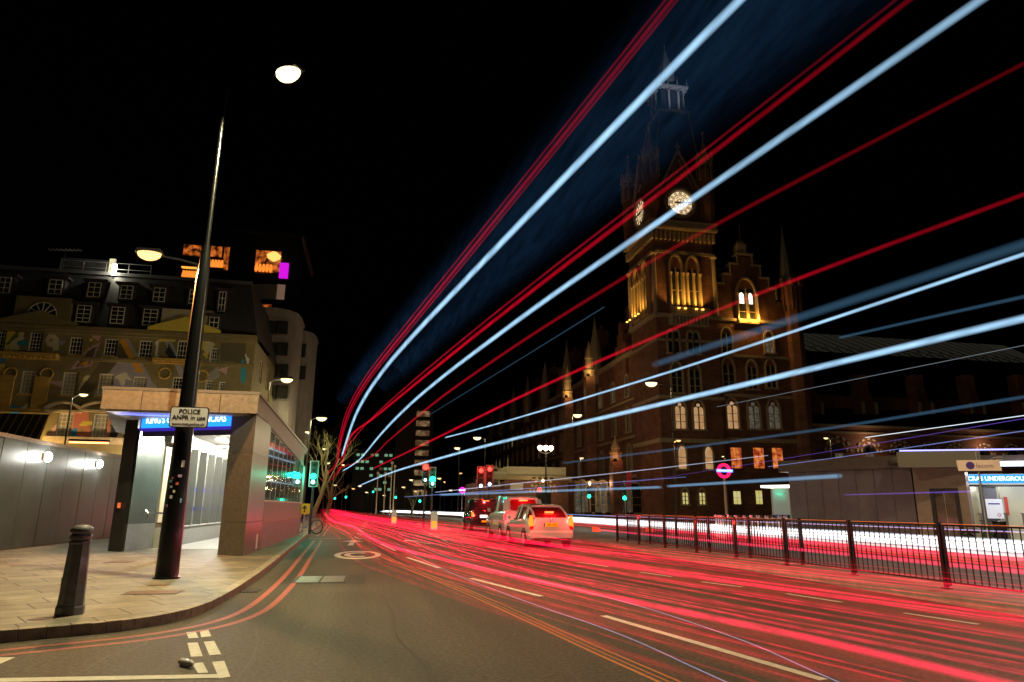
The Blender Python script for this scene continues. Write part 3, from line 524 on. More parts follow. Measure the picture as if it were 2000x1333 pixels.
def window(parent,rect,M=None,cols=2,rows=3,arch=0,y=.0,fw=.07,bw=.035,fm=None,gm=None,name='window'):
    x0,x1,z0,z1=rect; fm=fm or FRAME; gm=gm or PANE; f=MB(M); w=x1-x0;h=z1-z0
    f.box(x0,x0+fw,y,y+.06,z0,z1).box(x1-fw,x1,y,y+.06,z0,z1).box(x0+fw,x1-fw,y,y+.06,z0,z0+fw).box(x0+fw,x1-fw,y,y+.06,z1-fw,z1)
    for i in range(1,cols): X=x0+w*i/cols; f.box(X-bw/2,X+bw/2,y+.01,y+.05,z0+fw,z1-fw)
    for i in range(1,rows): Z=z0+h*i/rows; f.box(x0+fw,x1-fw,y+.013,y+.047,Z-bw/2,Z+bw/2)
    o=f.build(name,fm,parent); MB(M).box(x0+fw*.5,x1-fw*.5,y+.02,y+.03,z0+fw*.5,z1-fw*.5).build('pane',gm,o); return o
zg=hp(100,645)[1]; xL=hp(-60,700)[0]
mb=MB(); gridwall(mb,xL,0,.0,zg,holes,.25,.085,MPW); mb.build('wall',MM,hotel)
for q,r in zip(WIN,holes):
    window(hotel,r,cols=4 if q[3]<40 or q[2]>24 else 3,rows=6 if q[3]>40 else 4,y=.12,bw=.028,gm=PANEC if q[1]>720 and q[0]<300 else PANE)
    if q[4]:   # arched head and keystone
        cx=(r[0]+r[1])/2; rr=(r[1]-r[0])/2; a=MB()
        for i in range(14):
            t0,t1=R_(180*i/14),R_(180*(i+1)/14); a.prism([(cx+k*math.cos(t),r[3]-.35*rr+k*math.sin(t)) for k,t in ((rr*.98,t0),(rr*1.35,t0),(rr*1.35,t1),(rr*.98,t1))],-.08,.0 if 0 else .1)
        a.build('window_arch',OL,hotel)
    else:
        MB().box(r[0]-.12,r[1]+.12,-.1,.0,r[2]-.16,r[2]-.02).build('sill',OCH if q[1]<800 else STONE,hotel)
# right hand return of the building along the main road
SW_=Matrix.Rotation(R_(90),4,'Z')
mb=MB(SW_); hs=[(3+i*3.6,4.2+i*3.6,z,z+1.9) for i in range(9) for z in (1.2,5,8.3,11.2)]; gridwall(mb,0,38,0,zg,hs,.25,.5,[]); mb.build('side_wall',OL,hotel)
for r in hs[:16]: window(hotel,r,M=SW_,cols=2,rows=3,y=.1,gm=PANE)
# cornices and string courses
def course(name,z,h,d,m,xa=xL,xb=.1,den=0):
    mb=MB(); mb.box(xa,xb,-d,-.0,z,z+h); mb.box(xa,xb,-d*.6,-.0,z-h*.6,z)
    if den:
        x=xa
        while x<xb: mb.box(x,x+.14,-d*.85,-d*.6,z-h*.6,z-.01); x+=.34
    mb.build(name,m,hotel)
course('eaves_cornice',zg-.05,.35,.5,OL); course('string_course',hp(150,702)[1],.18,.22,OL); 
a,b=hp(0,688),hp(118,699); course('balcony_cornice',a[1]-.3,.25,.75,OCH,xL,b[0],1); a,b=hp(303,705),hp(395,706); course('balcony_cornice',a[1]-.1,.22,.7,OCH,a[0],b[0],1)
course('string_course',hp(100,861)[1],.3,.3,STONE,hp(86,861)[0],hp(243,861)[0]); course('string_course',hp(30,802)[1],.14,.2,OCH,xL,hp(91,800)[0])
# rusticated ochre pier bay at the lower left
for x0,x1 in ((-6,28),(68,97)):
    z=hp(0,800)[1]; mb=MB(); mb.box(hp(x0,750)[0]+.03,hp(x1,750)[0]-.03,-.1,-.0,z,z+2.5)
    for i in range(6): mb.box(hp(x0,750)[0],hp(x1,750)[0],-.14,-.0,z+i*.42,z+i*.42+.39)
    mb.build('rustication',OCH,hotel)
# roundels beside the first floor windows
for px,py in ((21,730),(92,731),(322,730),(395,735)):
    c=hp(px,py); mb=MB(); mb.ring((c[0],-.08,c[1]),.42,.07,'y',22,6); mb.build('roundel',OCH,hotel,smooth=True)
# segmental hoods over the ground floor windows
for px in (128,198):
    c=hp(px,793); mb=MB()
    for i in range(10):
        t0,t1=R_(25+130*i/10),R_(25+130*(i+1)/10); mb.prism([(c[0]+k*math.cos(t),c[1]-.6+k*.62*math.sin(t)) for k,t in ((1.15,t0),(1.4,t0),(1.4,t1),(1.15,t1))],-.45,-.0)
    mb.box(c[0]-1.2,c[0]+1.2,-.4,0,c[1]-.5,c[1]-.35); mb.build('hood',STONE,hotel)
# mansard
zr=hp(200,525)[1]; mb=MB(); mb._a([(xL,.15,zg+.3),(.1,.15,zg+.3),(-1.1,1.6,zr),(xL,1.6,zr),(.1,38,zg+.3),(-1.1,38,zr),(xL,38,zr),(xL,38,zg+.3)],[(0,1,2,3),(1,4,5,2),(2,5,6,3),(4,7,6,5),(0,3,6,7)]); mb.build('roof',SLATE,hotel)
MB().box(xL,-1.0,1.45,1.75,zr-.05,zr+.22).build('roof_kerb',P('lead',(.1,.1,.11),.5),hotel)
for (px,py,w_,h_) in [(100,555,27,29),(177,561,26,29),(241,566,25,27),(306,571,24,28),(375,575,20,28),(0,552,24,32),(163,613,28,33),(229,616,27,33),(293,620,28,32),(431,586,14,40),(418,642,19,42)]:
    x0,x1,z0,z1=wrect(px,py,w_,h_); t=(z0-zg-.3)/(zr-zg-.3); yb=.15+1.45*t-.25; d=MB(); d.box(x0-.14,x1+.14,yb+.05,yb+2.2,z0-.12,z1+.1); d.box(x0-.4,x1+.4,yb-.15,yb+2.2,z1+.1,z1+.26)
    d=d.build('dormer',SLATE,hotel); f=window(hotel,(x0,x1,z0,z1),cols=2,rows=3 if py<600 else 4,y=yb-.03,fw=.055,bw=.045)
# gable boxes with pediments
for (xa,ya,xb,yb,ap,mat,ca) in ((34,578,133,640,(78,612),OL,0),(318,603,413,652,(362,624),P('cream_mural',(.46,.42,.28),.7,var=.15),1)):
    p0=hp(xa,ya);p1=hp(xb,yb); d=MB(); d.box(p0[0],p1[0],-.1,2.,zg,p0[1]); d=d.build('gable_block',mat,hotel)
    m=(p0[0]+p1[0])/2; k=hp(*ap)[1]; e=zg+.25; mb=MB(); mb.prism([(m-2.6,e),(m+2.6,e),(m+2.6,e+.3),(m,k+.1),(m-2.6,e+.3)],-.5,-.11); mb.build('pediment',[OL,MM[1]][ca],hotel)
    if not ca:
        c=hp(85,612); mb=MB()
        mb.disc((c[0],-.16,c[1]-.2),1.0,-.105,16,0,180); mb.build('fanlight',PANE,hotel); mb=MB().ring((c[0],-.2,c[1]-.2),.98,.04,'y',16,4,0,180)
        for t in (30,60,90,120,150): mb.bar((c[0],-.2,c[1]-.2),(c[0]+.98*math.cos(R_(t)),-.2,c[1]-.2+.98*math.sin(R_(t))),.05)
        mb.build('fanlight_bars',FRAME,hotel)
# black awning with gold bars over the hotel entrance
p0=hp(-40,806);p1=hp(88,870); mb=MB(); mb._a([(p0[0],-.05,p0[1]),(p1[0],-.05,p0[1]),(p1[0]+.3,-1.8,p1[1]),(p0[0],-1.8,p1[1])],[(0,1,2,3)]); mb.build('awning',P('black_canvas',(.02,.022,.02),.5),hotel); mb=MB()
for i in range(10): x=p0[0]+(p1[0]-p0[0])*i/9; mb.bar((x,-.1,p0[1]+.02),(x+.1,-1.8,p1[1]+.05),.05)
mb.build('awning_bars',P('brass',(.5,.3,.05),.4,metal=.8),hotel)
# roof terrace: aerial, railing, lit hatch, lamp
o=empty('tv_aerial',(HX+hp(95,530)[0],YH+2,.12+zr),'television aerial on the left end of the hotel roof','aerial'); MB().tube([(0,0,0),(.05,0,2.2)],.04,6).build('mast',DARK,o); mb=MB(); mb.bar((-1.2,0,1.9),(1.2,0,2.05),.05)
for i in range(8): mb.bar((-1.1+i*.3,-.3,1.92+i*.02),(-1.1+i*.3,.3,1.92+i*.02),.025)
mb.build('boom',GALV,o)
o=empty('roof_railing',(HX+hp(95,520)[0],YH+1.8,.12+zr),'thin metal railing along the hotel roof terrace','railing'); mb=MB(); ln=6.6
for z in (.6,1.1): mb.bar((0,0,z),(ln,0,z),.04)
for i in range(5): mb.bar((i*ln/4,0,0),(i*ln/4,0,1.1),.04)
mb.build('rails',GALV,o)
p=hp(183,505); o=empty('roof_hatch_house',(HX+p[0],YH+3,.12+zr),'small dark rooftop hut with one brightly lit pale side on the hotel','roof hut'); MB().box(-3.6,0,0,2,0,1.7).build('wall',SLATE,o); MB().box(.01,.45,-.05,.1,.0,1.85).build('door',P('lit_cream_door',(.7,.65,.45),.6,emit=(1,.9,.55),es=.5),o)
p=hp(209,516); o=empty('roof_lamp',(HX+p[0],YH+1.5,.12+p[1]-.4),'upright tube lamp glowing white on the hotel roof edge','wall light'); MB().box(-.06,.06,0,.06,-.9,.8).build('bracket',DARK,o); MB().lathe([(.16,0),(.17,.05),(.17,.85),(.14,.9)],n=12).build('tube',EM('roof_tube_glow',(1,.97,.75),16),o); lamp((0,-.5,.4),150,(1,.95,.7),o,.1)
p=A(180,866,52); o=empty('heater_lamp',(p.x,51.5,p.z),'glowing orange strip heater under the hotel ledge','heater'); MB().box(-1.25,1.25,-.1,.1,.05,.2).build('housing',DARK,o); MB().box(-1.2,1.2,-.12,.08,-.06,.05).build('element',EM('heater_glow',(1,.28,.1),5),o)
for (px,pz,pw,cc) in ((30,775,900,(1,.62,.2)),(230,850,500,(1,.75,.45))):   # uplights on the hotel ledges
    q=A(px,pz+95,YH-2.5); o2=empty('ledge_uplight',(q.x,YH-1.2,3.6),'uplight on the hotel ledge washing the '+('ochre bay at the left' if px<100 else 'ground floor windows right of the street lamp'),'uplight'); MB().lathe([(.12,0),(.14,.2)],n=10).build('housing',DARK,o2); MB().lathe([(.11,.2),(.11,.22)],n=10).build('lens',EM('uplight_glow',cc,6),o2); lamp((0,-.5,.6),pw,cc,o2,.2)
# ================================================================ OFFICE BLOCKS BEHIND THE HOTEL
DGL=P('black_facade',(.012,.012,.013),.12,spec=.8)
ORI=lit('restaurant_lights',(.03,.006,.001),(1,.22,.03),.75,1.6,.52); MAG=EM('magenta_glow',(.7,.01,.75),1.0); MAG.cycles.emission_sampling='NONE'
Yo=78.; q=A(575,640,Yo); o=empty('dark_glass_tower',(q.x,Yo,.12),'black glass tower behind the hotel with orange lit bar windows and a magenta lamp','building'); op=lambda x,y:(A(x,y,Yo).x-q.x,A(x,y,Yo).z-.12)
x0=op(345,500)[0]; z1=op(520,458)[1]
MB().box(x0,0,0,14,0,z1).build('wall',DGL,o); MB().box(x0,.2,-.2,14.2,z1,z1+.3).build('roof',DARK,o)
for (xa,ya,xb,yb,m) in ((359,477,393,503,ORI),(412,480,434,505,ORI),(438,482,446,530,ORI),(500,488,547,536,ORI),(486,592,531,607,ORI)):
    p0=op(xa,ya);p1=op(xb,yb); window(o,(p0[0],p1[0],p1[1],p0[1]),cols=2 if xb-xa<40 else 3,rows=1,y=-.1,fm=DARK,gm=m)
for (xa,ya,xb,yb) in ((357,517,393,527),(407,519,437,528)): p0=op(xa,ya);p1=op(xb,yb); MB().box(p0[0],p1[0],-.4,-.02,p1[1],p1[1]+.12).build('light_strip',EM('amber_strip',(1,.35,.05),1.6),o) if xa<360 else MB().box(p0[0],p1[0],-.4,-.02,p1[1],p1[1]+.12).build('light_strip',STRIP,o); STRIP=kids(o)[-1].data.materials[0] if xa<360 else STRIP
def lamps_row(o,x0,x1,z,k,m):
    for i in range(k): MB().lathe([(.12,0),(.2,.3),(.12,.9)],x=x0+(x1-x0)*i/(k-1),y=-.3,z=z,n=8).build('table_lamp',m,o)
TL=EM('table_lamp_glow',(1,.25,.03),1.2); TL.cycles.emission_sampling='NONE'
lamps_row(o,op(362,520)[0],op(390,520)[0],op(0,522)[1],6,TL); lamps_row(o,op(410,520)[0],op(434,520)[0],op(410,524)[1],5,TL); lamps_row(o,op(502,520)[0],op(530,520)[0],op(502,532)[1],5,TL)
MB().lathe([(.1,0),(.7,.4),(.8,.7),(.3,1.1)],x=op(536,508)[0],y=-.5,z=op(536,514)[1],n=14).build('pendant_lamp',EM('pendant_glow',(1,.5,.12),1.6),o)
p0=op(549,500);p1=op(562,545); MB().box(p0[0],p1[0],-.3,-.02,p1[1],p1[1]+1.8).build('magenta_lamp',MAG,o)
for (xa,xb) in ((488,512),(514,541)): p0=op(xa,555);p1=op(xb,586); MB().box(p0[0],p1[0],-.08,-.02,p1[1],p0[1]).build('blind',P('grey_blind',(.16,.17,.15),.6),o)
p0=op(542,556);p1=op(555,586); MB().box(p0[0],p1[0],-.08,-.02,p1[1],p0[1]).build('lit_blind',P('lit_blind',(.4,.3,.22),.6,emit=(1,.6,.4),es=.12),o)
# pale concrete blocks with rounded bays
def bay_block(xa,xb,yt,Y,lab,cols,rowsy):
    q=A(xb,yt,Y); o=empty('concrete_office_block',(q.x,Y,.12),lab,'building'); f=lambda x,y:(A(x,y,Y).x-q.x,A(x,y,Y).z-.12); x0=f(xa,yt)[0]; z1=f(xb,yt)[1]
    m=MB(); m.slab([(x0,0),(-2.2,0),(-1.0,.5),(-.2,1.5),(0,3),(0,6),(x0,6)],0,z1); m.build('wall',CONCW,o); m=MB(); m.slab([(x0-.1,-.12),(-2.1,-.12),(-.9,.4),(-.1,1.45),(.12,3),(.12,6),(x0,6)],z1,z1+.4); m.build('roof',CONCW,o)
    for py in rowsy:
        for px,w_ in cols:
            a=f(px-w_/2,py-13);b=f(px+w_/2,py+14); mm=MB(); mm.prism(rrect(a[0]-.15,b[0]+.15,b[1]-.2,a[1]+.2,.2,3),-.1,-.003); mm=mm.build('window',CONCW,o); MB().prism(rrect(a[0],b[0],b[1],a[1],.12,3),-.14,-.101).build('pane',PANE,mm)
    return o
CONCW=P('weathered_pale_concrete',(.2,.18,.16),.8,var=.2,vs=.8,bump=.15)
bay_block(482,580,612,66,'pale concrete office block with rounded corner and small square windows beside the hotel',((512,13),(530,13),(552,19),(494,8)),(640,682,724,766))
bay_block(580,612,652,84,'farther pale concrete office block showing one column of windows',((591,10),),(685,728))
#==SECTION
# ================================================================ STREET LAMPS IN THE DISTANCE
def street_lamp(px,py,polex,Y,lab,col=LC,power=1500,size=.3,grp=None,es=30,polew=.07,paint=None):
    top=A(px,py,Y); pb=A(polex,py+6,Y); o=empty('street_lamp',(pb.x,Y,.12),lab,'street lamp',grp); h=top.z-.12; dx=top.x-pb.x
    MB().lathe([(polew*1.3,0),(polew*1.2,.8),(polew*.8,1.),(polew*.5,h-.1)],n=10).build('pole',paint or DARK,o,smooth=True)
    if abs(dx)>.2: MB().tube([(0,0,h-.15),(dx*.4,0,h),(dx*.9,0,h+.06)],.035,6).build('arm',paint or DARK,o,smooth=True)
    lantern(o,(dx,0,h+.07),size,col,es,power); return o
GR='street lamps along the road'
street_lamp(163,773,141,38,'warm white lamp on a short post in front of the hotel mural',(1,.8,.45),420,.24,es=22)
street_lamp(560,743,527,46,'white street lamp on a slender pole above the entrance roof',LC,1800,0.45)
street_lamp(628,818,607,64,'white street lamp over the bare tree beyond the left signals',LC,2600,0.54)
street_lamp(600,845,602,76,'small dim lamp on a post left of the bare tree',LC,300,0.27)
street_lamp(634,878,638,92,'small white lamp behind the bare tree crown',LC,300,0.30)
street_lamp(670,909,672,120,'tiny white lamp low over the far end of the road, nearest the red trails',LC,300,0.27)
street_lamp(1272,750,1310,48,'brightest white street lamp in front of the brick hotel with its pole to its right',LC,700,0.54)
street_lamp(1128,812,1118,64,'white street lamp above the pale topped brick building',LC,700,0.51)
street_lamp(932,856,948,84,'white street lamp left of its pole above the waiting taxi',LC,2500,0.57)
street_lamp(893,876,897,104,'small white street lamp farther down the road behind the waiting taxis',LC,900,0.51)
for px,py,Y,c,t in ((655,948,150,LC,'pale pinprick lamp right of the far bare tree trunks'),(690,955,160,LO,'orange pinprick lamp under the square block, at its left corner'),(703,950,150,(1,.7,.3),'warm pinprick lamp before the middle of the square office block'),(716,962,170,LC,'white pinprick lamp low between the square block and the flagpoles'),(788,952,140,(1,.7,.3),'warm pinprick lamp left of the small far bare tree'),(803,938,130,LC,'pale pinprick lamp over the small far bare tree'),(812,960,150,LO,'orange pinprick lamp behind the island signal poles'),(880,958,150,LC,'white pinprick lamp between the island signals and the far magenta ring sign'),(916,948,140,LO,'orange pinprick lamp just left of the paired red signals'),(640,905,110,LC,'greenish pinprick lamp among the bare tree branches'),(750,968,180,LC,'faint white pinprick lamp among the flagpoles'),(858,935,120,(1,.7,.3),'warm pinprick lamp just right of the green island signal')):
    street_lamp(px,py,px+3,Y,t,c,120,.42,'pinprick far street lamps',14)
OP=P('orange_lit_pole',(.35,.2,.12),.5)
street_lamp(1325,862,1316,50,'orange street lamp on a thin post beside the lit arched windows',LO,350,.24,paint=OP)
street_lamp(1613,857,1622,62,'yellowish street lamp on a short pole in front of the brick arches',(1,.75,.35),900,.26)
street_lamp(1412,893,1415,66,'small yellow lamp seen just above the red ring sign',(1,.75,.35),150,.15)
street_lamp(1136,896,1134,72,'orange white lamp in front of the dark brick range',(1,.7,.35),500,.26)
street_lamp(900,925,898,130,'tiny orange lamp far away between the two signal pairs',LO,300,.3)
street_lamp(868,942,869,150,'tiny orange lamp nearest the green signal, far away',LO,200,.28)
o=empty('street_lamp',(A(1066,885,70).x,70,.12),'post with a cluster of three warm globes above the pale topped building','street lamp'); z_=A(1066,880,70).z
MB().lathe([(.12,0),(.06,z_)],n=10).build('pole',DARK,o)
for px in (1055,1066,1076):
    x=A(px,878,70).x-A(1066,885,70).x; MB().tube([(0,0,z_-.5),(x,0,z_-.3),(x,0,z_)],.03,6).build('arm',DARK,o); MB().lathe([(.05,-.28),(.22,-.12),(.28,.05),(.2,.22),(.05,.28)],x=x,z=z_+.1,n=14).build('globe',EM('globe_glow',(1,.75,.45),12),o,smooth=True)
lamp((0,-.6,z_+.2),320,(1,.75,.45),o,.3)
q=DD(2026,372,20); o=empty('street_lamp',(q.x+.6,q.y,.12),'tall lamp column at the right edge lighting the underground station front','street lamp'); h=q.z-.12
MB().lathe([(.12,0),(.06,h)],n=10).build('pole',DARK,o); MB().tube([(0,0,h-.1),(-.6,0,h+.05)],.03,6).build('arm',DARK,o); lantern(o,(-.6,0,h+.1),.36,(1,.8,.45),40,5200)
# ================================================================ TRAFFIC SIGNALS
SG=EM('green_signal_glow',(.02,1,.55),5); SR=EM('red_signal_glow',(1,.03,.02),7); SA=EM('arrow_signal_glow',(.5,.75,1),6); 
HOUS=P('signal_housing',(.012,.02,.016),.5); WB=P('signal_white_border',(.25,.28,.25),.5); LOFF=P('unlit_lens',(.03,.03,.025),.2)
for m in (SG,SR,SA): m.cycles.emission_sampling='NONE'
def signal(px,py,Y,lab,state,extra=None,h=1.,board=True,grp=None,power=60,pole=True):
    p=A(px,py,Y); o=empty('traffic_light',(p.x,Y,.12),lab,'traffic light',grp); z=p.z-.12; k=h
    if pole: MB().lathe([(.075,0),(.07,1.),(.055,z+1.0*k)],y=.12,n=12).build('pole',P('signal_pole_black',(.02,.02,.022),.3) if grp is None else BLACK,o,smooth=True)
    n=4 if extra else 3; ztop=.85*k; zb=ztop-.42*k*n-.05
    hx=.2*k; 
    if board:
        MB().prism(rrect(-hx-.1*k,hx+.1*k,z+zb-.1*k,z+ztop+.1*k,.06),.03,.05).build('backing_board',HOUS,o); mb=MB(); a,b,c,d=-hx-.1*k,hx+.1*k,z+zb-.1*k,z+ztop+.1*k; t=.025
        mb.box(a-t,a+t,.02,.028,c,d).box(b-t,b+t,.02,.028,c,d).box(a+t,b-t,.02,.028,d-2*t,d).box(a+t,b-t,.02,.028,c,c+2*t); mb.build('board_border',WB,o)
    MB().box(-hx*.8,hx*.8,-.12,.02,z+zb,z+ztop).build('housing',HOUS,o,bev=.01)
    names=['red','amber','green']
    for i in range(n):
        cz=z+ztop-.24*k-i*.42*k; on=(i<3 and names[i]==state) or i==3; m=LOFF
        if on: m={'red':SR,'green':SG}.get(state) if i<3 else SA
        rr=max(.125*k,.19*min(1,Y/45)) if on and i<3 else .125*k*(1.15 if on else 1); l=MB(Matrix.Translation((0,-.12,cz))@Matrix.Rotation(R_(90),4,'X')); l.lathe([(rr,0),(rr*.9,.02),(rr*.4,.04)],n=16); l=l.build('lens',m,o)
        v=MB(Matrix.Translation((0,-.12,cz))@Matrix.Rotation(R_(90),4,'X')); 
        for j in range(8):
            t0,t1=R_(180*j/8),R_(180*(j+1)/8); v.quad((.14*k*math.cos(t0),.14*k*math.sin(t0),0),(.14*k*math.cos(t1),.14*k*math.sin(t1),0),(.14*k*math.cos(t1),.14*k*math.sin(t1),.16*k),(.14*k*math.cos(t0),.14*k*math.sin(t0),.16*k))
        v.build('visor',HOUS,o)
        if on and i<3: lamp((0,-1.6,cz),power,(0,1,.55) if state=='green' else (1,.02,.02),o,.12)
    return o
signal(613,925,36,'green traffic light standing by the bicycle just past the entrance',"green",1,.66,power=130)
signal(845,932,45,'green traffic light, the right one of the pair on the island',"green",1,.66,power=130)
signal(831,925,46.2,'red traffic light, the left one of the pair on the island',"red",1,.66,power=20)
signal(939,934,55,'left one of two red traffic lights behind the taxis',"red",1,.95,power=110)
signal(956,931,55.5,'right one of two red traffic lights behind the taxis',"red",1,.95,power=110)
signal(1219,968,60,'small green traffic light in front of the brick arches, the right one of two',"green",None,1,False,power=20)
signal(1150,966,68,'tiny green traffic light farther off, left of the small one by the brick arches',"green",None,.8,False,power=10)
signal(1053,968,62,'small red traffic light just above the roof of the silver hatchback',"red",1,.8,False,power=10)
for i,(px,py,Y,c) in enumerate(((654,970,130,'green'),(676,968,140,'green'),(773,968,120,'green'),(820,975,110,'green'),(729,958,150,'green'))):
    signal(px,py,Y,'tiny %s traffic light far down the road, %s'%(c,('leftmost of five','second of five from the left','fourth of five from the left','rightmost of five, nearest the island pair','middle one of five and the highest')[i]),c,None,1.4,False,'far traffic lights',power=5)
# keep-left bollards on the island
YB=EM('yellow_bollard_glow',(1,.45,.03),1.); YB.cycles.emission_sampling='NONE'
for px,py,Y,lab in ((848,1012,43,'lit white and yellow keep left bollard below the island signals'),(770,1004,58,'lit orange and white keep left bollard, farther and left of the other')):
    p=A(px,py,Y); o=empty('traffic_bollard',(p.x,Y,.14),lab,'bollard'); MB().prism(rrect(-.2,.2,0,1.05,.06),-.12,.12).build('body',P('bollard_white',(.7,.68,.6),.5,emit=(1,.85,.6),es=.15),o); MB().prism([(-.15,.1),(.15,.1),(.15,.5),(-.15,.5)],-.13,-.121).build('panel',YB,o)
# ================================================================ LEFT PAVEMENT THINGS
p=A(594,1000,34.5); o=empty('direction_sign',(p.x,34.6,.12),'small yellow road sign with a black upward arrow by the wall end','sign'); z_=A(594,995,34.5).z-.12
MB().lathe([(.025,0),(.025,z_+.2)],y=.03,n=8).build('post',GALV,o); MB().prism(rrect(-.24,.24,z_-.22,z_+.26,.03),-.01,.005).build('plate',P('sign_yellow',(.8,.4,.01),.5),o); MB().prism([(-.03,z_-.15),(.03,z_-.15),(.03,z_+.03),(.12,z_+.03),(0,z_+.19),(-.12,z_+.03),(-.03,z_+.03)],-.016,-.0101).build('arrow',BK,o)
o=empty('bicycle',(A(601,1015,36.2).x,36.2,.12),'bicycle with thin wheels locked to the signal post past the entrance','bicycle',rz=R_(-25))
FR=P('bike_paint',(.1,.15,.3),.3,metal=.4)
for x in (-.52,.52):
    w_=MB().ring((x,0,.34),.33,.02,'y',26,6).build('wheel',RUB,o,smooth=True); MB().ring((x,0,.34),.3,.012,'y',24,5).build('rim',CHROME,w_,smooth=True); s=MB()
    for i in range(14): t=R_(i*360/14); s.bar((x,0,.34),(x+.3*math.cos(t),0,.34+.3*math.sin(t)),.004)
    s.build('spokes',CHROME,w_)
mb=MB()
for a,b in (((-.52,0,.34),(-.08,0,.3)),((-.52,0,.34),(-.18,0,.78)),((-.08,0,.3),(-.2,0,.86)),((-.08,0,.3),(.36,0,.72)),((-.18,0,.78),(.34,0,.84)),((.33,0,.92),(.52,0,.34))): mb.tube([a,b],.016,8)
mb.build('frame',FR,o,smooth=True); MB().tube([(.3,-.28,.98),(.38,-.2,.99),(.33,0,.96),(.38,.2,.99),(.3,.28,.98)],.013,8).build('handlebar',DARK,o,smooth=True); MB().box(-.33,-.08,-.07,.07,.86,.91).build('saddle',DARK,o,bev=.02)
p=G(588,1043,.12); o=empty('yellow_foot_block',(p.x-.2,34.9,.12),'small bright yellow sign base on the pavement below the bicycle','sign base'); MB().lathe([(.17,0),(.15,.16),(.06,.2)],n=10).build('block',P('yellow_rubber',(.75,.65,.02),.5),o)
# bare plane tree
def bare_tree(x,y,h,seed,lab,lean=0,spread=.55,name='bare_tree'):
    o=empty(name,(x,y,.12),lab,'tree'); r=random.Random(seed); BK_=P('pale_bark',(.2,.19,.1),.8,var=.35,vs=4,bump=.3); tr=MB(); br=MB()
    def grow(p,d,L_,rad,lv,mb):
        pts=[p];rs=[rad]; n=4
        for i in range(n):
            d=(d+Vector((r.uniform(-.25,.25),r.uniform(-.25,.25),r.uniform(-.12,.2)))*(.5+.2*lv)).normalized(); p=p+d*L_/n; pts.append(p); rs.append(rad*(1-.45*(i+1)/n))
        mb.tube(pts,rs,7 if lv<2 else 4,cap=False)
        if lv<6 and rad>.006:
            for k in range(3 if lv else 4):
                t=r.uniform(.35,1.); q=pts[min(n,max(1,int(t*n)))]; az=r.uniform(0,6.28); e=Vector((math.cos(az),math.sin(az),r.uniform(-.25,.7)))*spread; grow(q,(d+e*1.25).normalized(),L_*r.uniform(.55,.85),rs[-1]*r.uniform(.5,.8),lv+1,br)
    grow(Vector((0,0,0)),Vector((lean,0,1)),h*.38,.24,0,tr); tr.build('trunk',BK_,o,smooth=True); br.build('branches',BK_,o); return o
p=A(612,960,66); bare_tree(p.x,66,12.5,3,'bare branching tree lit greenish by the lamp above it, the left of two trunks',.35)
p=A(640,960,72); bare_tree(p.x,72,9.,11,'bare tree right of the greenish one, reaching toward the road',.2)
p=A(806,960,110); bare_tree(p.x,110,6.5,5,'small bare tree far off left of the island signals',0)
#==SECTION
# ================================================================ RIGHT SIDE: RAILING
rail=empty('guard_railing',(9.95,1.2,.14),'long black pedestrian guard railing along the central island','railing'); sp=2.45; n=12
bars=MB(); rails=MB()
for i in range(n):
    y0=i*sp; pm=MB(); pm.box(-.03,.03,y0-.035,y0+.035,0,1.12) if 1 else 0; pm.box(-.045,.045,y0-.09,y0+.09,0,.02); 
    if i: pm.box(-.02,.02,y0-.1,y0-.055,.05,1.08)
    pm.build('post',BLACK,rail)
    if i<n-1:
        rails.box(-.016,.016,y0+.035,y0+sp-.1,1.06,1.09).box(-.016,.016,y0+.035,y0+sp-.1,.1,.13)
        for k in range(16): y=y0+.12+k*(sp-.22)/15.6; bars.box(-.007,.007,y-.007,y+.007,.13,1.06)
bars.build('bars',BLACK,rail); rails.build('rails',BLACK,rail)
o=empty('guard_railing',(10.45,16,.14),'shorter black guard railing on the far side of the island, seen through the front one','railing'); bars=MB();rails=MB()
for i in range(6):
    y0=i*sp; MB().box(-.03,.03,y0-.035,y0+.035,0,1.12).build('post',BLACK,o)
    if i<5:
        rails.box(-.016,.016,y0+.035,y0+sp-.035,1.06,1.09).box(-.016,.016,y0+.035,y0+sp-.035,.1,.13)
        for k in range(16): y=y0+.12+k*(sp-.2)/15.6; bars.box(-.007,.007,y-.007,y+.007,.13,1.06)
bars.build('bars',BLACK,o); rails.build('rails',BLACK,o)
# ================================================================ UNDERGROUND STATION, RIGHT
def frame2(Pa,Qa): d=Vector((Qa.x-Pa.x,Qa.y-Pa.y,0)); return math.atan2(d.y,d.x),d.length
def onplane(px,py,Pa,az):
    nrm=Vector((-math.sin(az),math.cos(az),0)); d=ray(px,py); t=(Vector((Pa.x,Pa.y,0))-EYE).dot(nrm)/d.dot(nrm); q=EYE+d*t; return ((q-Vector((Pa.x,Pa.y,0))).dot(Vector((math.cos(az),math.sin(az),0))),q.z-.12)
Pa=DD(1545,990,37); Qa=DD(1820,1040,32); az,LW=frame2(Pa,Qa); Pa.z=.12
ws=empty('station_wall_block',(Pa.x,Pa.y,.12),'long low purple grey panelled building in front of the brick arches','building',rz=az); S=lambda x,y:onplane(x,y,Pa,az)
GP=P('purple_grey_panel',(.13,.11,.115),.35,var=.25,vs=.9,metal=.3); BF=P('bronze_fascia',(.1,.075,.06),.4,metal=.3,var=.2); TAN=P('tan_stone',(.3,.2,.15),.5,var=.15)
x1=S(1783,950)[0]; zt=S(1700,917)[1]; zr_=S(1700,893)[1]; mb=MB(); k=0; x=0.
xs=[0,.9]+[.9+ (x1-.9)*i/6 for i in range(1,7)]
for a,b in zip(xs,xs[1:]): mb.box(a+.008,b-.008,0,.2,0.05,zt)
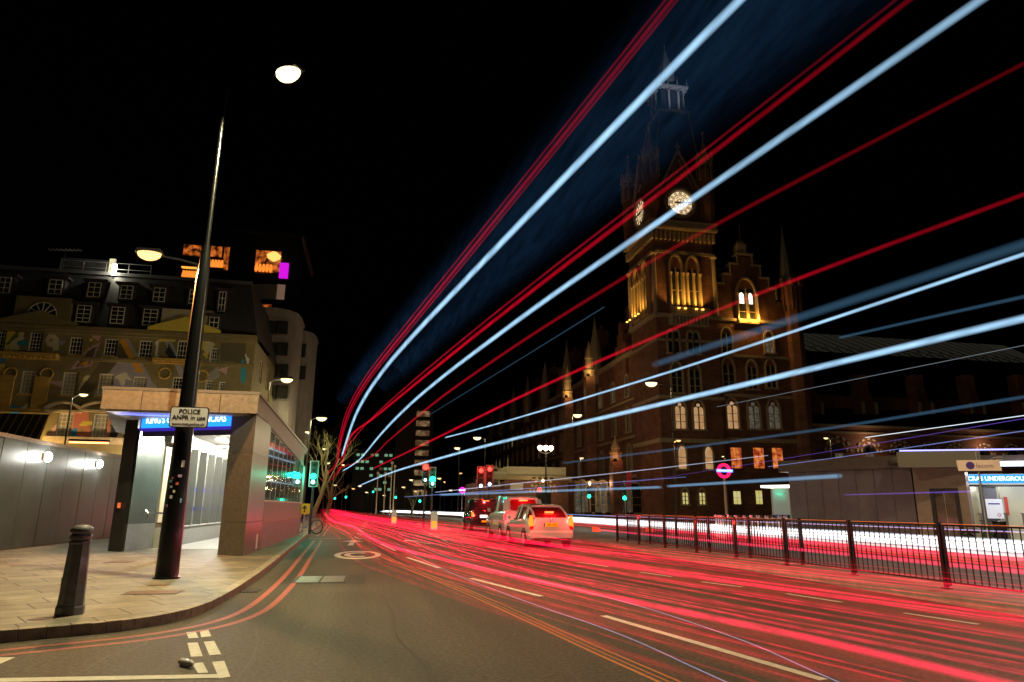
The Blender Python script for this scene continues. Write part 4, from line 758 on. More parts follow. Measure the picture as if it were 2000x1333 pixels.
mb.build('panels',GP,ws,bev=.004); MB().box(0,x1,.2,9,0,zt).build('core',DARK,ws); MB().box(-.4,x1+.0,-.25,9,zt,zr_).build('roof_fascia',BF,ws)
a=S(1783,930)[0];b=S(1812,930)[0];c=S(1868,930)[0];d_=S(1885,930)[0]
MB().box(a+.003,b,-.03,.4,0,zt).build('stone_pier',TAN,ws); MB().box(c,d_,-.03,.4,0,zt).build('stone_pier',TAN,ws); MB().box(b,c,-.03,.4,S(0,940)[1] if 0 else 2.35,zt).build('lintel',TAN,ws)
f=MB(); f.box(b,b+.16,-.05,.1,0,2.35).box(c-.16,c,-.05,.1,0,2.35).box(b+.16,c-.16,-.05,.1,2.2,2.35); f=f.build('door',DARK,ws); MB().box(b+.16,c-.16,.02,.06,0,2.2).build('pane',P('dim_lobby_glass',(.12,.08,.05),.15,var=.4,vs=2,coat=.6),f)
# the post box on a stick
p=S(1652,985); o=empty('ticket_machine',(0,0,0),'small grey box with a red side on a thin post by the panelled wall','street box'); q=DD(1652,985,35); o.location=(q.x,q.y,.12); z_=q.z-.12; MB().lathe([(.03,0),(.03,z_)],n=8).build('post',DARK,o); MB().box(-.14,.14,-.12,.12,z_-.2,z_+.25).build('case',P('grey_case',(.4,.32,.28),.5),o,bev=.02); MB().box(.142,.148,-.1,.1,z_-.16,z_+.2).build('side_panel',P('red_panel',(.6,.04,.03),.4,emit=(1,.05,.03),es=.3),o)
# entrance
Pb=DD(1870,1050,31.4); Qb=DD(2090,1050,30.2); az2,L2=frame2(Pb,Qb); Pb.z=.12; S2=lambda x,y:onplane(x,y,Pb,az2)
en=empty('underground_entrance',(Pb.x,Pb.y,.12),'brightly lit underground station entrance with pale walls and a blue sign at the right','station entrance',rz=az2)
CREAM=P('cream_wall_panel',(.62,.6,.45),.4,var=.06,vs=1.5)
zs_=S2(1950,948)[1]; zt2=S2(1950,920)[1]
MB().box(0,L2+3,3,3.3,0,zt2).build('back_wall',CREAM,en); MB().box(-.3,0,.0,3,0,zt2).build('side_wall',CREAM,en)
MB().box(S2(1876,1000)[0],S2(1925,1000)[0],.8,1.0,0,zs_-.05).build('cream_panel',CREAM,en); MB().box(S2(1972,1000)[0],S2(2040,1000)[0],.8,1.0,0,zs_-.05).build('cream_panel',CREAM,en)
MB().box(S2(1930,1000)[0],S2(1957,1000)[0],.3,.8,0,zs_-.05).build('grey_column',P('grey_column',(.17,.17,.19),.4,metal=.3),en)
MB().box(S2(1884,925)[0],L2+3,-.05,.25,zs_-.06,zs_+.02).build('sign_trim',DARK,en)
sg=MB().box(S2(1865,935)[0],L2+3,-.02,.15,S2(1950,944)[1],S2(1950,927)[1]).build('sign_panel',EM('station_sign_blue',(.03,.3,1),1.6),en)
za=(S2(1950,944)[1]+S2(1950,927)[1])/2; t=text('lettering','PANCRAS UNDERGROUND STATION',.27,SW,sg,(S2(1866,935)[0],-.03,za),al='LEFT',sx=.9,bold=.005); 
MB().box(-2.2,L2+3,-1.3,5,zt2+.35,zt2+.6).build('canopy',BF,en); MB().box(-2.3,.9,-1.45,-1.3,zt2+.1,zt2+.78).build('canopy_fascia',P('grey_beige_fascia',(.2,.17,.13),.5),en)
LS=EM('strip_light_glow',(.8,.85,1),6); LV=EM('violet_edge_glow',(.35,.35,1),2.5)
for i in range(4): MB().box(.8,L2+3,-1.1+i*.9,-1.02+i*.9,zt2+.3,zt2+.34).build('strip_light',LS,en)
MB().box(-2.2,L2+3,-1.47,-1.42,zt2+.8,zt2+.86).build('edge_light',LV,en)
lamp((1.5,.2,zt2-.3),150,(1,.95,.8),en,.3); lamp((4.5,.2,zt2-.3),150,(1,.95,.8),en,.3); lamp((2.5,-1.5,zt2-.2),120,(.8,.85,1),en,.4)
MB().box(S2(1960,980)[0],S2(1970,980)[0],1.05,1.1,1.3,1.75).build('poster',P('poster_blue',(.05,.15,.6),.5),en); MB().box(S2(1975,980)[0],S2(1983,990)[0],.76,.795,1.2,2.0).build('poster',P('poster_red',(.7,.08,.06),.5),en)
pb=S2(1947,994); q=MB(); q.box(pb[0]-.32,pb[0]+.32,.24,.28,pb[1]-.42,pb[1]+.42); q=q.build('notice_board',P('notice_white',(.7,.72,.78),.4,emit=(.8,.85,1),es=.35),en); MB().box(pb[0]-.22,pb[0]+.22,.232,.238,pb[1]+.18,pb[1]+.24).build('notice_heading',P('notice_ink',(.03,.04,.3),.5),q); MB(Matrix.Translation((0,0,0))).ring((pb[0]+.14,.232,pb[1]-.27),.06,.012,'y',14,5).build('notice_mark',P('notice_red',(.7,.03,.03),.5),q)
# hanging shop sign on its own mast
q=DD(1925,1010,27.5); o=empty('shop_sign',(q.x,q.y,.12),'tan rectangular shop sign with a purple disc on a slender mast before the station','sign',rz=az2); zc=DD(1925,910,27.5).z-.12; k=27.5/1372
MB().lathe([(.05,0),(.04,2.),(.035,zc+.55)],x=0,n=10).build('mast',GALV,o,smooth=True); a,b=-36*k,38*k; hh=10.5*k
MB().prism([(a,zc-hh),(b,zc-hh),(b-.03,zc+hh),(a-.03,zc+hh)],-.12,-.05).build('panel',P('tan_sign',(.62,.42,.26),.5,emit=(1,.65,.4),es=.22),o); MB().box(a-.03,b+.03,-.13,-.04,zc-hh-.04,zc-hh).build('trim',DARK,o); 
MB().disc((a+.42,-.13,zc),.15,-.121,18).build('disc',P('purple_disc',(.1,.05,.3),.5),o); text('lettering','lecom',.26,P('purple_ink',(.2,.1,.18),.5),o,(a+.62,-.125,zc-.02),al='LEFT',sx=.95)
mb=MB(); 
for i in range(4): mb.ring((b-.05,-.124,zc-.15),.2+i*.09,.008,'y',10,4,70,180)
mb.build('ripples',P('pale_ripple',(.8,.65,.5),.5),o)
# hire bikes and barrier by the station door
for i,(px,py) in enumerate(((1913,1040),(1955,1044))):
    q=DD(px,py,29); o=empty('litter_bin' if i else 'parked_moped',(q.x,q.y,.12),('dark open topped litter bin right of the mast at the station door','dark scooter parked by the station door behind the railing')[1-i],'bin' if i else 'scooter')
    if i: MB().lathe([(.22,0),(.24,.9),(.26,.95),(.2,1.0)],n=16).build('body',DARK,o); MB().ring((0,0,.97),.25,.02,'z',18,6).build('rim',GALV,o)
    else:
        for x in (-.5,.55): MB().ring((x,0,.24),.2,.055,'y',20,8).build('wheel',RUB,o,smooth=True)
        MB().prism([(-.75,.45),(-.2,.3),(.2,.28),(.42,.85),(.5,.9),(.52,.5),(.6,.42),(.3,.2),(-.2,.22),(-.6,.25)],-.13,.13).build('body',P('scooter_green',(.05,.1,.05),.3),o,bev=.03); MB().box(-.65,-.1,-.13,.13,.5,.62).build('seat',DARK,o,bev=.03); MB().tube([(.4,-.3,.98),(.45,0,.95),(.4,.3,.98)],.02,8).build('handlebar',CHROME,o)
for i in range(3):
    q=DD(1918+i*0+ (0,50,85)[i],1030,29.6); o=empty('steel_post',(q.x,q.y,.12),('steel post just right of the scooter','steel post between the notice board and the bin','steel post at the right edge of the picture')[i],'bollard','steel posts at the station door'); MB().lathe([(.06,0),(.06,1.25),(.09,1.27),(.09,1.3)],n=12).build('post',GALV,o)
# lift kiosk with lit top, seen left of the wall
q=DD(1532,1010,38.5); o=empty('glass_lift_kiosk',(q.x,q.y,.12),'narrow glass kiosk with a glowing roof edge at the left end of the panelled wall','kiosk',rz=az); zk=DD(1532,951,38.5).z-.12
MB().box(-.5,.5,0,1,0,zk-.05).build('back_wall',P('kiosk_white',(.6,.58,.5),.5),o); f=MB(); f.box(-.55,-.48,-.25,-.18,0,zk-.1).box(.48,.55,-.25,-.18,0,zk-.1); f=f.build('window',GALV,o); MB().box(-.48,.48,-.22,-.2,.1,zk-.1).build('pane',P('kiosk_glass',(.3,.33,.3),.1,emit=(.9,1,.8),es=.12),f); MB().box(-.48,.48,-.228,-.221,.9,1.1).build('stripe',BLU,f); MB().box(-.48,.48,-.228,-.221,0.1,.3).build('stripe',BLU,f); MB().box(-1.1,.58,-.3,.9,zk-.05,zk+.08).build('roof',EM('kiosk_roof_glow',(1,.97,.8),3),o)
# security bollards in front of the lifted plaza
ks=[1401,1408,1414,1424,1440,1456,1470,1483,1500,1510,1526,1537]
b0=None
BSL='steel security bollards on the plaza'
names=['leftmost of the steel plaza bollards','second steel plaza bollard from the left','third steel plaza bollard, below the red ring sign','fourth steel plaza bollard from the left','fifth steel plaza bollard from the left','sixth steel plaza bollard from the left','seventh steel plaza bollard, a wide one mid row','eighth steel plaza bollard from the left','ninth steel plaza bollard from the left','tenth steel plaza bollard from the left','eleventh steel plaza bollard, below the kiosk','rightmost steel plaza bollard by the panelled wall']
for i,px in enumerate(ks):
    q=DD(px,1010,35.5-(i%3)*.9)
    if b0 is None:
        b0=o=empty('security_bollard',(q.x,q.y,.12),names[i],'bollard',BSL); MB().lathe([(.14,0),(.14,.98)],n=16).build('post',P('bollard_steel',(.5,.46,.4),.3,metal=.8),o,smooth=True); MB().lathe([(.15,.98),(.15,1.08),(.12,1.1)],n=16).build('cap',CHROME,o); MB().lathe([(.145,.8),(.145,.86)],n=16).build('band',DARK,o)
    else: dup(b0,(q.x,q.y,.12),0,names[i])
# red ring station sign on post
q=A(1414,920,42); o=empty('station_ring_sign',(q.x,42,.12),'glowing red ring and blue bar station sign on a tall pale post','sign'); z_=q.z-.12
MB().lathe([(.1,0),(.09,2),(.07,z_-.5)],n=12).build('post',P('pale_post',(.5,.36,.25),.5),o,smooth=True); RG=EM('ring_red_glow',(1,.01,.1),2.0); mb=MB()
for i in range(28):
    t0,t1=R_(i*360/28),R_((i+1)*360/28); mb.prism([(r*math.cos(t),z_+r*math.sin(t)) for r,t in ((.3,t0),(.48,t0),(.48,t1),(.3,t1))],-.06,.06)
mb.build('ring',RG,o); MB().box(-.58,.58,-.1,-.061,z_-.09,z_+.09).build('bar',EM('bar_blue_glow',(.12,.2,1),3.),o); t=text('lettering','UNDERGROUND',.13,SW,o,(0,-.104,z_),sx=1.05,ext=.002); 
q=A(903,958,120); o=empty('station_ring_sign',(q.x,120,.12),'tiny magenta ring station sign with a white bar far down the road','sign'); z_=q.z-.12; MB().lathe([(.1,0),(.08,z_-.4)],n=8).build('post',GALV,o); MB().ring((0,0,z_),.42,.12,'y',20,6).build('ring',EM('far_ring_glow',(1,.02,.5),2.5),o); MB().box(-.6,.6,-.15,.15,z_-.1,z_+.1).build('bar',EM('far_bar_glow',(.5,.4,1),3.),o)
#==SECTION
# ================================================================ BRICK HOTEL WITH THE CLOCK TOWER
YT=95.; xL0=A(1279,560,YT).x; T0=Vector((xL0,YT,.12)); tp=lambda x,y,Y=YT:(A(x,y,Y).x-xL0,A(x,y,Y).z-.12)
def arch_poly(cx,z0,w,h,pt=1.0,n=7):     # pointed arch outline
    hs=h-w*.75*pt; p=[(cx+w/2,z0),(cx+w/2,z0+hs)]
    for i in range(1,n): t=i/n; p.append((cx+w/2*(1-t**1.6),z0+hs+(h-hs)*math.sin(t*math.pi/2)))
    p.append((cx,z0+h)); 
    for i in range(n-1,0,-1): t=i/n; p.append((cx-w/2*(1-t**1.6),z0+hs+(h-hs)*math.sin(t*math.pi/2)))
    return p+[(cx-w/2,z0+hs),(cx-w/2,z0)]
WARM=lit('warm_room',(.8,.4,.15),(1,.62,.32),.5,1.2); YEL=lit('yellow_room',(.9,.75,.2),(1,.9,.4),.6,1.); REDR=lit('red_bar_room',(.35,.03,.01),(1,.3,.06),.75,1.2); DIMW=lit('dim_curtained_room',(.12,.1,.07),(.3,.26,.18),.35,2.)
def gothic(parent,cx,z0,w,h,gm,M=None,y=0.,twin=True,sur=STONE,rose=False,d=.3,bars=2):
    f=MB(M); o=arch_poly(cx,z0,w+.5,h+.35); n=len(o); i_=arch_poly(cx,z0,w,h)
    for k in range(n-1): f._a([(o[k][0],y-d,o[k][1]),(o[k+1][0],y-d,o[k+1][1]),(i_[k+1][0],y-d,i_[k+1][1]),(i_[k][0],y-d,i_[k][1]),(o[k][0],y,o[k][1]),(o[k+1][0],y,o[k+1][1]),(i_[k+1][0],y,i_[k+1][1]),(i_[k][0],y,i_[k][1])],[(0,1,2,3),(4,5,1,0),(3,2,6,7)])
    f.box(cx-w/2-.35,cx+w/2+.35,y-d-.1,y,z0-.25,z0)
    if twin: f.box(cx-.08,cx+.08,y-d*.6,y-.05,z0,z0+h*.8)
    for b in range(1,bars+1): f.box(cx-w/2,cx+w/2,y-.12,y-.06,z0+h*.75*b/(bars+1)-.04,z0+h*.75*b/(bars+1)+.04)
    f=f.build('window',sur,parent)
    if twin:
        hh=h*.78; p=MB(M)
        for s_ in (-1,1): p.prism(arch_poly(cx+s_*w*.25,z0,w*.42,hh,.8,4),y-.055,y-.02)
        if rose: p.disc((cx,y-.055,z0+h*.84),w*.17,y-.02,14)
        p.build('pane',gm,f)
    else: MB(M).prism(i_,y-.05,y-.02).build('pane',gm,f)
    return f
tw=empty('clock_tower',tuple(T0),'tall red brick Gothic clock tower with two lit clock faces and a tapering spire','clock tower')
TWd=10.6; TR=tp(1396,560)[0]; zq=lambda py,px=1330:tp(px,py)[1]
MB().box(0,TR,0,TWd,0,zq(452)).build('wall',BRICK,tw)
SF=Matrix.Rotation(R_(-90),4,'Z')    # faces the road: local x runs towards the viewer
cs=(0.,TR)
# corner shafts and string courses
for cx,cy in ((0,0),(TR,0),(0,TWd)):
    MB().lathe([(.35,zq(620)),(.35,zq(503)),(.6,zq(500)),(.6,zq(497))],x=cx,y=cy,n=8).build('corner_shaft',STONE,tw)
for py,h,d in ((498,.5,.25),(622,.6,.5),(452,.5,.7),(668,.4,.25),(780,.5,.3),(865,.6,.4)):
    z=zq(py); MB().box(-d,TR+d,-d,-.003,z,z+h).box(-d,-.003,0,TWd,z,z+h).build('string_course',STONE,tw)
# corbel table and parapet below the clocks
mb=MB(); z=zq(472)
x=-.4
while x<TR+.4: mb.box(x,x+.28,-.55,-.003,z,z+1.4); x+=.75
y=0
while y<TWd: mb.box(-.55,-.003,y,y+.28,z,z+1.4); y+=.75
mb.build('corbels',STONE,tw)
mb=MB(); z=zq(450); mb.box(-.8,TR+.8,-.8,TWd+.6,z,z+.35).box(-.75,TR+.75,-.75,-.6,z+.35,z+1.3).box(-.75,-.6,-.6,TWd,z+.35,z+1.3); mb.build('parapet',STONE,tw)
ZC0=zq(448); ZC1=zq(345)
MB().box(.5,TR-.5,.5,TWd-.5,ZC0,ZC1).build('clock_stage',BRICK,tw)
CF=bpy.data.materials.new('clock_face_lit'); CF=EM('clock_face_glow',(1,.72,.4),.95); CK=P('clock_black',(.01,.01,.01),.6)
def clock(M,cx,cz,r):
    f=MB(M).disc((cx,-.25,cz),r,.0,40).build('clock_face',CF,tw); k=MB(M)
    MB(M).ring((cx,-.3,cz),r*1.2,r*.16,'y',36,6).build('clock_surround',STONE,tw)
    for rr,t in ((.985,.03),(.66,.025),(.3,.02)): k.ring((cx,-.27,cz),r*rr,r*t,'y',36,4)
    for i in range(12):
        t=R_(i*30); dx,dz=math.sin(t),math.cos(t); px_,pz_=math.cos(t),-math.sin(t)
        for off in ((-.06,.06) if i%3 else (-.09,0,.09)): k.bar((cx+dx*r*.7+px_*off*r,-.27,cz+dz*r*.7+pz_*off*r),(cx+dx*r*.93+px_*off*r,-.27,cz+dz*r*.93+pz_*off*r),r*.045)
    for i in range(6):
        t=R_(i*60); k.ring((cx+.3*r*math.sin(t),-.27,cz+.3*r*math.cos(t)),r*.28,r*.015,'y',14,4)
    k.build('clock_tracery',CK,f); h=MB(M)
    for ang,ln,wd in ((268,.5,.09),(81,.9,.055)): t=R_(ang); h.bar((cx-.15*r*math.sin(t),-.36,cz-.15*r*math.cos(t)),(cx+ln*r*math.sin(t),-.36,cz+ln*r*math.cos(t)),wd*r)
    h.build('clock_hand',CK,f)
cx,cz=tp(1329,397,YT+.3); r=tp(1352,397)[0]-tp(1329,397)[0]
M1=Matrix.Translation((0,.5,0)); clock(M1,cx,cz,r); M2=Matrix.Translation((.5,0,0))@SF; clock(M2,-TWd/2,cz,r)
# gables over the clocks
for M_,c in ((M1,cx),(M2,-TWd/2)):
    za=zq(296); zb=ZC1-2.2; w_=3.3; MB(M_).prism([(c-w_,zb),(c+w_,zb),(c,za)],-.2,2.5).build('gable',BRICK,tw)
    g=MB(M_)
    for s_ in (-1,1): g.bar((c+s_*(w_+.1),-.15,zb),(c,-.15,za+.3),.35,.5,up=(0,1,0)); g.bar((c+s_*(w_-.9),-.28,zb+.2),(c,-.28,za-1.3),.14,.18,up=(0,1,0))
    g.box(c-.15,c+.15,-.3,0,za,za+1.6).box(c-.5,c+.5,-.3,0,za+.9,za+1.15); g.build('gable_coping',STONE,tw)
    MB(M_).ring((c,-.25,zb+2.4),.8,.12,'y',3,6).build('gable_tracery',STONE,tw)
# corner turrets
zt0=zq(400); zt1=zq(306,1376); ztip=zq(262,1372)
for cx_,cy_ in ((.3,.3),(TR-.3,.3),(.3,TWd-.3),(TR-.3,TWd-.3)):
    MB().lathe([(.9,zt0-4),(1.3,zt0),(1.3,zt1-2.6)],x=cx_,y=cy_,n=8).build('turret',BRICK,tw)
    m=MB()
    for i in range(8):
        t=R_(22.5+i*45); m.bar((cx_+1.3*math.cos(t),cy_+1.3*math.sin(t),zt1-4.5),(cx_+1.3*math.cos(t),cy_+1.3*math.sin(t),zt1-.3),.18)
        m.bar((cx_+1.45*math.cos(t-.39),cy_+1.45*math.sin(t-.39),zt1-1.2),(cx_+1.45*math.cos(t),cy_+1.45*math.sin(t),zt1+.6),.16); m.bar((cx_+1.45*math.cos(t+.39),cy_+1.45*math.sin(t+.39),zt1-1.2),(cx_+1.45*math.cos(t),cy_+1.45*math.sin(t),zt1+.6),.16)
    m.build('turret_arcade',STONE,tw)
    pr=[];k=6; 
    for i in range(k): a0=1.25*(1-i/k*.85); a1=1.25*(1-(i+1)/k*.85); z_=zt1-1.6+(ztip-zt1+.2)*i/k; pr+=[(a0,z_),(a1*1.02,z_+(ztip-zt1+.2)/k*.9),(a1*1.2,z_+(ztip-zt1+.2)/k*.95)]
    pr+=[(.18,ztip-1.2),(.12,ztip),(.3,ztip+.3),(.05,ztip+.7)]; MB().lathe(pr,x=cx_,y=cy_,n=8).build('pinnacle',STONE,tw)
# roof, open lantern, spire
cxm,cym=tp(1303,200,YT+5.3)[0],TWd/2; zr0=ZC1-1; zr1=tp(1305,236,YT+5.3)[1]; mb=MB(); q=2.6
mb._a([(.6,.6,zr0),(TR-.6,.6,zr0),(TR-.6,TWd-.6,zr0),(.6,TWd-.6,zr0),(cxm-q,cym-q,zr1),(cxm+q,cym-q,zr1),(cxm+q,cym+q,zr1),(cxm-q,cym+q,zr1)],[(0,1,5,4),(1,2,6,5),(2,3,7,6),(3,0,4,7),(4,5,6,7)]); mb.build('roof',SLATE,tw)
mb=MB(); 
for a,b in (((.6,.6),(-q,-q)),((TR-.6,.6),(q,-q)),((.6,TWd-.6),(-q,q))): mb.bar((a[0],a[1],zr0),(cxm+b[0],cym+b[1],zr1),.22)
mb.build('roof_crest',STONE,tw)
LS_=P('lead_grey_timber',(.45,.46,.44),.6); zl1=tp(1305,184,YT+5.3)[1]; MB().box(cxm-q-.2,cxm+q+.2,cym-q-.2,cym+q+.2,zr1,zr1+.5).build('lantern_base',LS_,tw); mb=MB()
for i in range(4):
    for s_ in (-1,1):
        u=-q+2*q*i/3; 
        for (x,y) in ((cxm+u,cym+s_*q),(cxm+s_*q,cym+u)): mb.box(x-.17,x+.17,y-.17,y+.17,zr1+.5,zl1-1.2)
for i in range(3):
    for s_ in (-1,1):
        for k in range(6):
            t0=math.pi*k/6;t1=math.pi*(k+1)/6; u=-q+2*q*(i+.5)/3; rr=q/3
            mb.bar((cxm+u+rr*math.cos(t0),cym+s_*q,zl1-1.6+1.1*math.sin(t0)),(cxm+u+rr*math.cos(t1),cym+s_*q,zl1-1.6+1.1*math.sin(t1)),.14); mb.bar((cxm+s_*q,cym+u+rr*math.cos(t0),zl1-1.6+1.1*math.sin(t0)),(cxm+s_*q,cym+u+rr*math.cos(t1),zl1-1.6+1.1*math.sin(t1)),.14)
mb.box(cxm-q-.2,cxm+q+.2,cym-q-.2,cym+q+.2,zl1-.4,zl1)
for i in range(4):
    for s_ in (-1,1):
        u=-q+2*q*i/3
        for (x,y) in ((cxm+u,cym+s_*q),(cxm+s_*q,cym+u)): mb.lathe([(.2,zl1),(.02,zl1+1.6)],x=x,y=y,n=4)
mb.build('lantern',LS_,tw); MB().box(cxm-q+.6,cxm+q-.6,cym-q+.6,cym+q-.6,zr1+.5,zl1-.4).build('lantern_core',SLATE,tw)
zs1=tp(1298,88,YT+5.3)[1]; MB().lathe([(q*.85,zl1),(q*.45,zl1+(zs1-zl1)*.5),(.08,zs1-1),(.05,zs1)],x=cxm,y=cym,n=8).build('spire',P('spire_slate',(.4,.42,.42),.55,var=.2,vs=3),tw)
for x_,y_ in ((TR*.5,-.2),(-.2,TWd*.5)): MB().lathe([(.2,0),(.25,.3)],x=x_,y=y_,z=zq(450)+.4,n=8).build('lamp_case',DARK,tw)  # made-up lamp cases on the parapet for the added spire light
lamp((cxm-1,-6,zr1-6),2600,(.75,.8,1),tw,.3,spot=60,aim=(.1,.45,1),name='spire_fill_light')  # added fill lamp that brightens the otherwise dark spire
# belfry windows with uplighting
AMB=(1,.5,.08)
def belfry(M,c,z0,z1,w_,k=1.):
    g=gothic(tw if k==1. else wing,c,z0,w_,z1-z0,PANE,M,0,True,STONEL,d=.45,bars=1); 
    m=MB(M)
    for s_ in (-.5,0,.5): m.lathe([(.2,z0),(.17,z0+.3),(.17,z0+(z1-z0)*.62),(.3,z0+(z1-z0)*.68)],x=c+s_*(w_+.3),y=-.62,n=8)
    m.build('column',STONEL,g)
    for dx in (-w_*.28,w_*.28):
        l=MB(M).box(c+dx-.18,c+dx+.18,-2.0,-1.75,z0-.2,z0-.02).build('uplight',EM('uplight_amber',AMB,3) if not UPM else UPM[0],g); UPM.append(l.data.materials[0])
        p=M@Vector((c+dx,-1.9,z0+.35)) if M else Vector((c+dx,-1.9,z0+.35)); lamp(p,UPW*k,AMB,tw if k==1. else wing,.12,spot=110,aim=(M.to_3x3() if M else Matrix.Identity(3))@Vector((0,.38,1)))
UPM=[];UPW=480.
zb0=zq(608);zb1=zq(503)
for px in (1320,1353): belfry(None,tp(px,560)[0],zb0,zb1,(tp(1366,560)[0]-tp(1341,560)[0])*.85)
for u in (-3.2,-6.9): belfry(SF,u,zb0,zb1,2.2)
mb=MB(); z=zq(622); mb.box(1.8,TR-1.8,-1.7,0,z,z+.3)
for i in range(22): x=1.9+i*(TR-3.9)/21; mb.box(x,x+.12,-1.65,-1.5,z+.3,z+1.2)
mb.box(1.8,TR-1.8,-1.7,-1.45,z+1.2,z+1.35); 
for i in range(11): mb.box(2+i*(TR-4.3)/10,2.3+i*(TR-4.3)/10,-1.2,-.003,z-1.3,z-.003)
mb.build('balcony',STONE,tw)
for px in (1310,1322,1349,1361): gothic(tw,tp(px,690)[0],zq(690),.8,3.4,PANE,twin=False,bars=0,d=.25)
for px in (1322,1357): gothic(tw,tp(px,752)[0],zq(768),1.7,4.6,PANE,d=.3)
for px in (1328,1364): gothic(tw,tp(px,810)[0],zq(838),1.7,4.3,WARM,rose=True,d=.3)
for px,m in ((1332,WARM),(1384,WARM)): gothic(tw,tp(px,900)[0],zq(916),1.25,3.3,m,twin=False,d=.25)
for px in (1338,1371): gothic(tw,tp(px,970)[0],zq(985),.9,2.1,YEL,twin=True,d=.15)
# ---- east wing with the stepped gable
YW=95.9; wx0=tp(1397,600)[0]; wing=empty('hotel_east_wing',(xL0,YW,.12),'red brick hotel wing with a stepped gable between clock tower and train shed','building')
wp=lambda x,y:(A(x,y,YW).x-xL0,A(x,y,YW).z-.12); g3=lambda x,y:wp(1380+x/4.445,420+y/4.445)
xr=wp(1566,720)[0]; zE=g3(90,720)[1]
st=[(90,720),(90,610),(145,605),(145,530),(205,525),(205,440),(265,435),(265,352),(390,355),(390,450),(460,452),(460,556),(535,560),(535,645),(600,650),(600,740)]
pp=[g3(*q) for q in st]; MB().prism([(wx0,0),(xr,0),(xr,zE),(pp[-1][0],zE)]+pp[::-1]+[(wx0,zE)],0,1.2).build('wall',BRICK,wing)
MB().box(wx0,xr,1.2,14,0,zE-.5).build('rear_wall',BRICK,wing)
mb=MB(); 
for i in range(1,len(pp),1):
    a,b=pp[i-1],pp[i]
    if abs(a[1]-b[1])<.8: mb.box(min(a[0],b[0])-.2,max(a[0],b[0])+.2,-.2,1.4,max(a[1],b[1]),max(a[1],b[1])+.3)
    else: mb.box(a[0]-.12,a[0]+.12,-.15,-.003,min(a[1],b[1]),max(a[1],b[1])-.02)
mb.build('gable_coping',STONE,wing)
c=g3(312,350); MB().box(c[0]-.75,c[0]+.75,0,1.4,c[1]-.3,g3(0,225)[1]).lathe([(.9,g3(0,225)[1]),(.5,g3(0,190)[1])],x=c[0],y=.7,n=4,ph=.785).lathe([(.05,g3(0,190)[1]),(.03,g3(0,40)[1])],x=c[0]+.2,y=.7,n=5).build('finial',STONE,wing)
ch=MB(); a=g3(432,540);b=g3(545,540); zt_=g3(0,262)[1]; ch.box(a[0],b[0],4,6,zE,zt_).box(a[0]-.3,b[0]+.3,3.8,6.2,zt_-.8,zt_-.3).box(a[0]+.1,b[0]-.1,4.2,5.8,zt_,zt_+.6); ch.build('chimney',BRICK,wing)
a=g3(60,520);b=g3(245,370); MB().box(wx0+.1,b[0],5,7,zE,b[1]).box(wx0,b[0]+.2,4.8,7.2,b[1]-.6,b[1]-.1).build('chimney',BRICK,wing)
rf=MB(); rf.prism([(wx0,zE),(xr,zE),((wx0+pp[7][0])/2+3,pp[4][1]-1)],1.25,14); rf.build('roof',SLATE,wing)
z=zq(640); 
for py,h,d in ((632,.5,.4),(700,.4,.25),(778,.5,.3),(865,.6,.4)):
    z=wp(1480,py)[1]; MB().box(TR+.6,xr,-d,-.003,z,z+h).build('string_course',STONE,wing)
a=g3(352,900);b=g3(352,545); belfry_c=a[0]; 
g=gothic(wing,a[0],g3(0,915)[1],3.1,b[1]-g3(0,915)[1]-.4,PANE,None,0,True,STONEL,d=.5,bars=2); m=MB()
for s_ in (-1.75,0,1.75): m.lathe([(.17,g3(0,915)[1]),(.15,g3(0,915)[1]+.3),(.15,g3(0,690)[1]),(.28,g3(0,670)[1])],x=a[0]+s_,y=-.6,n=8)
m.build('column',STONEL,g); WG=EM('white_bell_lights',(1,.85,.7),2.2)
for s_ in (-.75,.75): MB().prism(arch_poly(a[0]+s_,g3(0,750)[1],.8,g3(0,655)[1]-g3(0,750)[1],.8,4),-.1,-.06).build('lit_louvre',WG,g)
for dx in (-1.6,-.6,.6,1.6): lamp((a[0]+dx,-1.0,g3(0,915)[1]+.6),170,AMB,wing,.12)
for (px,py,w_,h_,m) in ((1432,838,1.9,4.6,WARM),(1474,838,1.9,4.5,DIMW),(1513,838,1.9,4.5,DIMW),(1424,762,1.9,5,PANE),(1470,760,1.6,4.4,PANE),(1507,758,1.6,4.4,PANE),(1420,690,1.7,4,PANE),(1503,690,1.4,3.4,DIMW)): gothic(wing,wp(px,py)[0],wp(px,py)[1],w_,h_,m,rose=py>800)
for px,m in ((1439,REDR),(1483,REDR),(1520,REDR)): x,z=wp(px,916); window(wing,(x-.95,x+.95,z,z+3.2),cols=2,rows=1,y=-.12,fm=DARK,gm=m)
for px,w_,m in ((1440,1.3,YEL),(1483,1.2,YEL),(1516,.8,YEL)): x,z=wp(px,986); window(wing,(x-w_/2,x+w_/2,z,z+2.1 if px!=1440 else z+2.),cols=2,rows=2,y=-.12,fm=DARK,gm=m)
